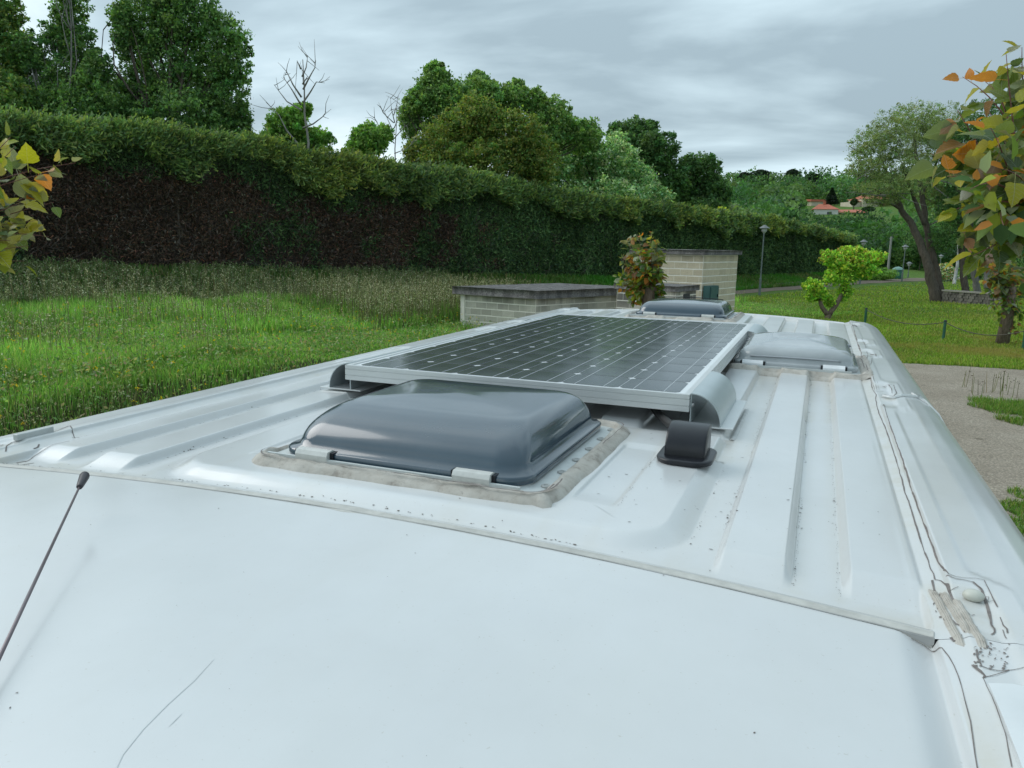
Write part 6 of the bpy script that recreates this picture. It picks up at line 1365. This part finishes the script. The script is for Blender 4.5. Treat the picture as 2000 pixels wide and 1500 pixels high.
def bare_trunk(label, pts, D, cat='tree', name='tall_tree', crown=None, mat=BARK, cols=DG, n=9000):
    q = atD(pts[0][0], pts[0][1], D); r_ = empty(name, (q[0], q[1], 0)); tag(r_, label, cat); pts = [(a, b, w, 0) for a, b, w in pts]; pts[0] = (pts[0][0], pts[0][1] + 6, pts[0][2], 0); trunk_px(r_, pts, D, mat=mat)
    if crown:
        bl = [(atD(u, v, D), (ru * D / FPX, ru * D / FPX * .9, rv * D / FPX)) for u, v, ru, rv in crown]; V, F, C = crown_leaves(bl, n, .16, cols, clump=.2, kper=40); o = link('crown', meshnp('crown', V, F, False, C), FOL); o.parent = r_; o.location = -PW(r_)
bare_trunk('dark straight trunk right of the willow with shady crown', [(1890, 594, 15), (1884, 550, 13), (1880, 500, 12), (1876, 440, 11), (1872, 360, 9), (1868, 280, 6)], 43, crown=[(1880, 300, 55, 70), (1900, 380, 60, 50), (1860, 410, 40, 35), (1930, 250, 60, 60), (1850, 465, 40, 30)], cols=DK)
bare_trunk('grey trunk leaning left behind the right-hand pollard', [(1918, 600, 16), (1908, 560, 13), (1900, 520, 12), (1896, 470, 11), (1893, 400, 9), (1890, 330, 7)], 44, mat=BARKG, crown=[(1900, 330, 50, 60), (1950, 400, 60, 60), (1930, 470, 50, 35)], cols=DK, n=7000)
bare_trunk('slim grey trunk farthest right under the pollard leaves', [(1936, 603, 13), (1928, 560, 11), (1926, 500, 10), (1928, 430, 9), (1930, 350, 6)], 42, mat=BARKG, crown=[(1960, 330, 60, 80), (2030, 300, 80, 110), (2010, 440, 70, 60)], cols=DK, n=9000)
bare_trunk('white-barked birch trunk beyond the stone wall', [(1862, 556, 7), (1868, 530, 6), (1872, 500, 5), (1872, 460, 4), (1870, 420, 3)], 66, name='birch_tree', mat=BIRCH, crown=[(1868, 430, 34, 34), (1890, 450, 30, 24)], n=3500)
for i, (u, v, w, h_, D, lab, cols) in enumerate([(1800, 470, 38, 36, 96, 'blue-green conifer among the lamps', DK), (1770, 505, 26, 26, 100, 'dark shrub left of the leaning trunk by the far lamp', DG), (1845, 535, 22, 22, 72, 'shrub with reddish and white blossom behind the stone wall', [(.05, .1, .03), (.04, .08, .03), (.16, .08, .04), (.35, .38, .34)]), (1700, 535, 52, 15, 70, 'grassy rounded mound bush at the end of the hedge', LG), (1915, 520, 40, 40, 75, 'dark shrubbery behind the right trunks', DG), (1980, 540, 60, 40, 70, 'dense dark bush at the right edge behind the trunks', DG), (1690, 500, 45, 16, 100, 'flat-topped green shrub row past the end of the hedge', LG)]):
    tree('shrub', lab, [(u, v, w, h_), (u - w * .4, v + h_ * .3, w * .6, h_ * .6), (u + w * .45, v + h_ * .25, w * .55, h_ * .6)], D, 4200, .2 * D / 75, cols, cat='shrub', trunk_r=.06, clump=.24, kper=24)

# ================================================================== POLLARDED POPLARS WITH LARGE LEAVES
def leaf_material(name, front, back, trans=.45):
    m = bpy.data.materials.new(name); m.use_nodes = True; nt = m.node_tree; nt.nodes.clear(); L = nt.links.new
    o = nt.nodes.new('ShaderNodeOutputMaterial'); b = nt.nodes.new('ShaderNodeBsdfPrincipled'); t = nt.nodes.new('ShaderNodeBsdfTranslucent'); mx = nt.nodes.new('ShaderNodeMixShader'); gm = nt.nodes.new('ShaderNodeNewGeometry'); oi = nt.nodes.new('ShaderNodeObjectInfo')
    n = nz(nt, 14, 4, .6); f = mixc(nt, n, tuple(x * .7 for x in front), tuple(min(1, x * 1.3) for x in front)); f = mixc(nt, ramp(nt, oi.outputs['Random'], [(0, 0.), (1, .35)]), f, (front[0] * 1.5, front[1] * .85, front[2] * .8))
    c = mixc(nt, gm.outputs['Backfacing'], f, back); L(c, b.inputs['Base Color']); L(mixc(nt, 1., f, (1.3, 1.15, .5), 'MULTIPLY'), t.inputs[0]); b.inputs['Roughness'].default_value = .42; b.inputs['Specular IOR Level'].default_value = .4
    tc = nt.nodes.new('ShaderNodeTexCoord'); sp = nt.nodes.new('ShaderNodeSeparateXYZ'); L(tc.outputs['Object'], sp.inputs[0])
    def mt(op, a, bb=None):
        q = nt.nodes.new('ShaderNodeMath'); q.operation = op
        for i, x in enumerate((a, bb)):
            if x is None: continue
            if isinstance(x, (int, float)): q.inputs[i].default_value = x
            else: L(x, q.inputs[i])
        return q.outputs[0]
    ay = mt('ABSOLUTE', sp.outputs[1]); v1 = ramp(nt, ay, [(0.010, 1.0), (0.022, 0.0)]); v2 = ramp(nt, mt('SINE', mt('MULTIPLY', mt('SUBTRACT', sp.outputs[0], mt('MULTIPLY', ay, .8)), 40.0)), [(0.86, 0.0), (1.0, 0.6)])
    vn = mt('MAXIMUM', v1, v2); c2_ = mixc(nt, mt('MULTIPLY', vn, .55), c, tuple(min(1, x * 1.7 + .06) for x in back)); L(c2_, b.inputs['Base Color']); bump(nt, b, vn, .5, .02)
    mx.inputs[0].default_value = trans
    L(b.outputs[0], mx.inputs[1]); L(t.outputs[0], mx.inputs[2]); L(mx.outputs[0], o.inputs[0]); return m
LM = [leaf_material('green_leaf', (.15, .24, .04), (.24, .28, .20)), leaf_material('dark_green_leaf', (.065, .13, .035), (.20, .25, .18)), leaf_material('yellow_green_leaf', (.36, .40, .03), (.32, .34, .20)),
      leaf_material('orange_leaf', (.55, .24, .03), (.40, .27, .17)), leaf_material('bronze_leaf', (.26, .15, .05), (.34, .25, .18)), leaf_material('silvery_leaf', (.22, .28, .15), (.36, .38, .30))]
def leaf_shape(seed, mat, full=True):
    """broad ovate leaf along +X, folded a little at the midrib, with toothed edge and stalk"""
    r_ = np.random.default_rng(seed); V = []; F = []; n = 11; up = []; cup = r_.uniform(.12, .40); droop = r_.uniform(.05, .35)
    for i in range(n):
        t = i / (n - 1); x = t; w = 0.46 * math.sin(math.pi * min(1, t * .97 + .03) ** .62) ** .85 * (1 - .25 * t); w += (.02 * (-1) ** i if 0 < i < n - 1 else 0); z = -droop * t * t
        V += [(x, w, z + cup * w), (x, 0, z), (x, -w, z + cup * w * r_.uniform(.6, 1.3))]
    for i in range(n - 1): a = 3 * i; F += [(a, a + 1, a + 4, a + 3), (a + 1, a + 2, a + 5, a + 4)]
    b = len(V); V += [(-.45, .012, .06), (-.45, -.012, .06), (.0, -.014, 0), (0, .014, 0)]; F.append((b, b + 1, b + 2, b + 3))
    me = bpy.data.meshes.new('leaf'); me.from_pydata(V, [], F); me.materials.append(mat); me.polygons.foreach_set('use_smooth', [True] * len(F)); return me
LEAVES = [[leaf_shape(10 * k + j, LM[k]) for j in range(4)] for k in range(6)]
LCOUNT = {}; LREST = {}
def place_leaf(parent, P, out, size, kind, limit=290):
    cnt = LCOUNT.get(parent.name, 0)
    if cnt >= limit:
        LREST.setdefault(parent.name, []).append((P, out, size, kind)); return
    LCOUNT[parent.name] = cnt + 1
    o = bpy.data.objects.new('leaf', LEAVES[kind][random.randrange(4)]); col.objects.link(o); o.parent = parent
    d_ = np.array(out, float) + rng.normal(size=3) * .55 + np.array([0, 0, -.25]); d_ /= np.linalg.norm(d_); up_ = np.array([0, 0, 1.0]) + rng.normal(size=3) * .55; y_ = np.cross(up_, d_); y_ /= np.linalg.norm(y_) + 1e-9; z_ = np.cross(d_, y_)
    o.location = Vector(P + d_ * size * .45) - PW(parent); o.rotation_euler = Matrix(((d_[0], y_[0], z_[0]), (d_[1], y_[1], z_[1]), (d_[2], y_[2], z_[2]))).to_euler(); o.scale = (size,) * 3
def choose(f, wts): return random.choices(range(6), wts)[0] if random.random() > f else random.choice((3, 2, 2, 5))
def shoot(root, A, B, r0, nleaf, size, wts, budget, sag=0.08, twig=TWIGR, tipred=.38, mode='obj', acc=None, extra=1.0):
    A = np.array(A); B = np.array(B); mid = (A + B) / 2 + np.array([0, 0, np.linalg.norm(B - A) * sag]) + rng.normal(size=3) * .06 * np.linalg.norm(B - A); P = []
    for i in range(9): t = i / 8; P.append((1 - t) ** 2 * A + 2 * t * (1 - t) * mid + t * t * B)
    G().tube(P, [r0 * (1 - .8 * i / 8) for i in range(9)], 6).build('shoot', twig, root, smooth=True)
    P = np.array(P)
    for k in range(nleaf):
        t = .12 + .88 * (k + random.random() * .8) / nleaf; i = min(7, int(t * 8)); f = t * 8 - i; p = P[i] * (1 - f) + P[min(8, i + 1)] * f; tan = P[min(8, i + 1)] - P[i]; tan /= np.linalg.norm(tan) + 1e-9
        out = rng.normal(size=3); out -= (out @ tan) * tan; out /= np.linalg.norm(out); out = out + tan * .5 + (np.array([0, 0, .3]) if t > .9 else 0); kd = choose(tipred if t > .82 else 0, wts); sz = size * random.uniform(.6, 1.15) * (1 - .35 * (t > .88))
        place_leaf(root, p, out, sz, kd)
# near right pollard
DR = 3.25; head = atD(2012, 425, DR); hb = atD(2185, 560, DR + .1); rp = empty('pollard_poplar', (hb[0], hb[1], 0)); tag(rp, 'pollarded poplar close by on the right, large green and bronze leaves on red shoots', 'tree')
hb0 = np.array([hb[0] + .12, hb[1], 0.0]); G().tube([hb0, hb0 + np.array([-.01, .01, 1.0]), hb0 + np.array([-.03, -.02, 1.9]), hb + np.array([0, 0, -.05]), hb + np.array([0, 0, .08])], [.15, .125, .115, .12, .10], 14).build('trunk', BARKR, rp, smooth=True)
G().tube([hb, (hb + head) / 2 + np.array([0, 0, .05]), head + np.array([.05, 0, -.05])], [.10, .075, .085], 12).build('limb', BARKR, rp, smooth=True)
g = G()
for k in range(9): a = k * 2.4; blob(g, head + np.array([.02 + math.cos(a) * .05, math.sin(a) * .06, -.09 + .024 * k]), (.060 + .02 * random.random(), .06, .0), .055, n=12)
g.build('pollard_head', BARKR, rp, smooth=True)
W = [34, 24, 24, 3, 3, 14]
tips = [(1965, 105, -.1, 12), (1996, 92, .0, 9), (1925, 160, .1, 12), (1880, 150, .2, 8), (1870, 215, -.1, 13), (1838, 275, 0, 12), (1818, 300, .1, 9), (1850, 345, -.15, 13), (1862, 410, .0, 13), (1880, 455, .1, 11), (1900, 500, -.1, 10), (1935, 250, -.25, 13), (1960, 330, -.3, 13), (1930, 400, -.3, 12), (1975, 200, .25, 11), (2030, 150, .1, 8), (1950, 520, -.1, 9), (1905, 300, .25, 12), (2060, 260, -.2, 8), (2090, 380, .1, 8), (1960, 440, -.35, 10), (1895, 370, -.35, 12), (2010, 560, -.1, 7), (1920, 200, .35, 10)]
for (u, v, dd, nl_) in tips: shoot(rp, head + rng.normal(size=3) * .05, atD(u, v, DR + dd * 1.3), .0065, int(nl_ * 2.0), .108, W, 0, sag=random.uniform(.02, .22))
# near left pollard: only its outer branches enter the frame
DLp = 3.7; head = atD(-330, 560, DLp); lp = empty('pollard_poplar', (head[0], head[1], 0)); tag(lp, 'pollarded poplar whose yellow-green and orange leaves enter at the left edge', 'tree')
G().tube([(head[0], head[1], 0), (head[0] + .03, head[1], 1.2), (head[0], head[1] + .02, head[2])], [.14, .11, .12], 12).build('trunk', BARKR, lp, smooth=True); g = G(); blob(g, head, (.13, .13, 0), .12); g.build('pollard_head', BARKR, lp, smooth=True)
WL = [26, 8, 48, 2, 0, 16]
for (u, v, dd, nl_, n0) in [(148, 318, 0, 15, 0), (20, 268, -.3, 10, 0), (105, 395, .1, 13, 0), (25, 440, .1, 14, 0), (55, 480, -.1, 12, 0), (0, 520, 0, 12, 0), (70, 380, .1, 12, 0), (30, 285, -.2, 9, 0), (118, 332, 0, 16, 0), (96, 462, .1, 15, 0), (40, 395, -.1, 14, 0), (75, 430, .2, 13, 0), (20, 470, -.2, 13, 0), (45, 510, 0, 12, 0), (12, 350, .1, 10, 0), (8, 280, -.5, 7, 0), (-10, 430, .2, 12, 0), (-60, 330, 0, 10, 0)]:
    shoot(lp, head, atD(u, v, DLp + dd), .006, int(nl_ * 1.9), .125, WL, 0, sag=random.uniform(.0, .12))
# pollard between the buildings, orange and green
def mid_pollard(label, D, head_px, base_v, tips, lsz, wts, nper, trunk_w, gz=0.0, twig=TWIGR):
    head = atD(*head_px, D); r_ = empty('pollard_poplar', (head[0], head[1], gz)); tag(r_, label, 'tree')
    G().tube([(head[0], head[1], gz - .1), (head[0] + .05, head[1], (gz + head[2]) / 2), head], [trunk_w, trunk_w * .85, trunk_w * .95], 12).build('trunk', BARKR, r_, smooth=True)
    for (u, v, dd) in tips: shoot(r_, head + rng.normal(size=3) * .04, atD(u, v, D + dd), .010, nper, lsz, wts, 0, sag=random.uniform(0, .15), twig=twig)
    return r_
WO = [28, 16, 18, 12, 14, 12]
mid_pollard('narrow pollarded poplar with orange and green leaves between the two block buildings', 14.5, (1268, 560), 640,
    [(1222, 470, .1), (1245, 458, -.1), (1270, 455, .2), (1285, 470, -.2), (1292, 500, .1), (1212, 505, -.1), (1208, 540, .2), (1285, 530, -.3), (1250, 490, -.4), (1230, 520, .3), (1265, 500, .4), (1215, 560, 0), (1290, 575, 0), (1240, 575, -.2), (1240, 545, .35), (1288, 590, .1), (1235, 590, .1), (1262, 530, -.45)], .150, WO, 46, .15)
mid_pollard('leafy pollarded poplar at the right edge beyond the gravel, green below and bronze above', 23.5, (1972, 560), 690,
    [(1905, 480, 0), (1930, 470, .2), (1960, 475, 0), (1990, 480, .1), (1915, 510, -.2), (1940, 520, -.3), (1975, 515, -.3), (1995, 530, .2), (1918, 545, 0), (1950, 560, -.3), (2010, 560, 0), (1938, 600, 0), (1965, 610, -.2), (1995, 620, 0), (1975, 650, 0), (1990, 670, .1), (1948, 635, .1), (1925, 575, .1)], .21, [34, 22, 20, 6, 8, 10], 26, .20)
# bushy vase-shaped pollard in the lawn: many small leaves, joined
def vase_pollard():
    D = 31.5; base = atD(1618, 622, D); base[2] = 0; r_ = empty('pollard_poplar', base); tag(r_, 'vase-shaped young pollard in the lawn with bright yellow-green leaves and orange tips', 'tree')
    trunk_px(r_, [(1617, 632, 13, 0), (1617, 612, 12, 0)], D, mat=BARKR); trunk_px(r_, [(1615, 614, 10, 0), (1603, 595, 8, 0), (1600, 575, 6, 0), (1593, 555, 4, 0)], D, 'limb', BARKR); trunk_px(r_, [(1620, 614, 10, 0), (1635, 592, 9, 0), (1648, 570, 7, 0), (1655, 540, 5, 0)], D, 'limb', BARKR); trunk_px(r_, [(1652, 560, 6, 0), (1668, 535, 5, 0), (1690, 510, 3, 0)], D, 'limb', BARKR)
    bl = [(1660, 510, 48, 26), (1700, 505, 30, 20), (1625, 505, 26, 18), (1640, 540, 34, 20), (1590, 560, 24, 16), (1600, 575, 22, 14), (1680, 530, 34, 16), (1665, 492, 30, 12), (1650, 570, 16, 18), (1620, 590, 12, 12), (1585, 578, 14, 12)]
    bl = [(atD(u, v, D), (a * D / FPX, a * D / FPX * .8, b * D / FPX)) for u, v, a, b in bl]
    V, F, C = crown_leaves(bl, 9500, .14, [(.055, .115, .016), (.085, .16, .02), (.12, .19, .025), (.17, .19, .03)], clump=.26, kper=16, asp=.75, tri=False)
    top = V[:, 2].reshape(-1, 4).mean(1); cz = np.array([0]) ; n = len(top); zn = vnoise(V[::4, 0], V[::4, 1], 500, 3, 1.2)
    hi = top > np.quantile(top, .62) ; rd = np.repeat(hi & (rng.random(n) < .2), 4); C[rd] = np.array([.50, .36, .08])
    o = link('foliage', meshnp('foliage', V, F, False, C), FOL); o.parent = r_; o.location = -PW(r_); o['kind'] = 'stuff'
vase_pollard()

# leaves beyond the limit of separate parts: joined per tree
LCOL = [(.11, .18, .035), (.06, .12, .035), (.24, .28, .03), (.42, .17, .03), (.24, .13, .05), (.26, .30, .20)]
for nm, lst in LREST.items():
    root = bpy.data.objects[nm]; V = []; F = []; C = []; b = 0
    for P, out, size, kind in lst:
        me = LEAVES[kind][0]; d_ = np.array(out, float) + rng.normal(size=3) * .55 + np.array([0, 0, -.25]); d_ /= np.linalg.norm(d_); up_ = np.array([0, 0, 1.0]) + rng.normal(size=3) * .55; y_ = np.cross(up_, d_); y_ /= np.linalg.norm(y_) + 1e-9; z_ = np.cross(d_, y_)
        L8 = np.array([(0, 0, 0), (.25, .30, .10), (.6, .30, .08), (1, 0, -.1), (.6, -.30, .08), (.25, -.30, .10), (.3, 0, 0), (.65, 0, -.04)]) * size
        V.append(P + d_ * size * .45 + L8 @ np.array([d_, y_, z_])); F.append(np.array([(0, 6, 2, 1), (6, 7, 3, 2), (0, 5, 4, 6), (6, 4, 3, 7)]) + b); b += 8
        c_ = np.array(LCOL[kind]) * random.uniform(.75, 1.25); C.append(np.tile(c_, (8, 1)))
    o = link('foliage', meshnp('foliage', np.concatenate(V), np.concatenate(F), True, np.concatenate(C)), FOL); o.parent = root; o.location = -PW(root); o['kind'] = 'stuff'
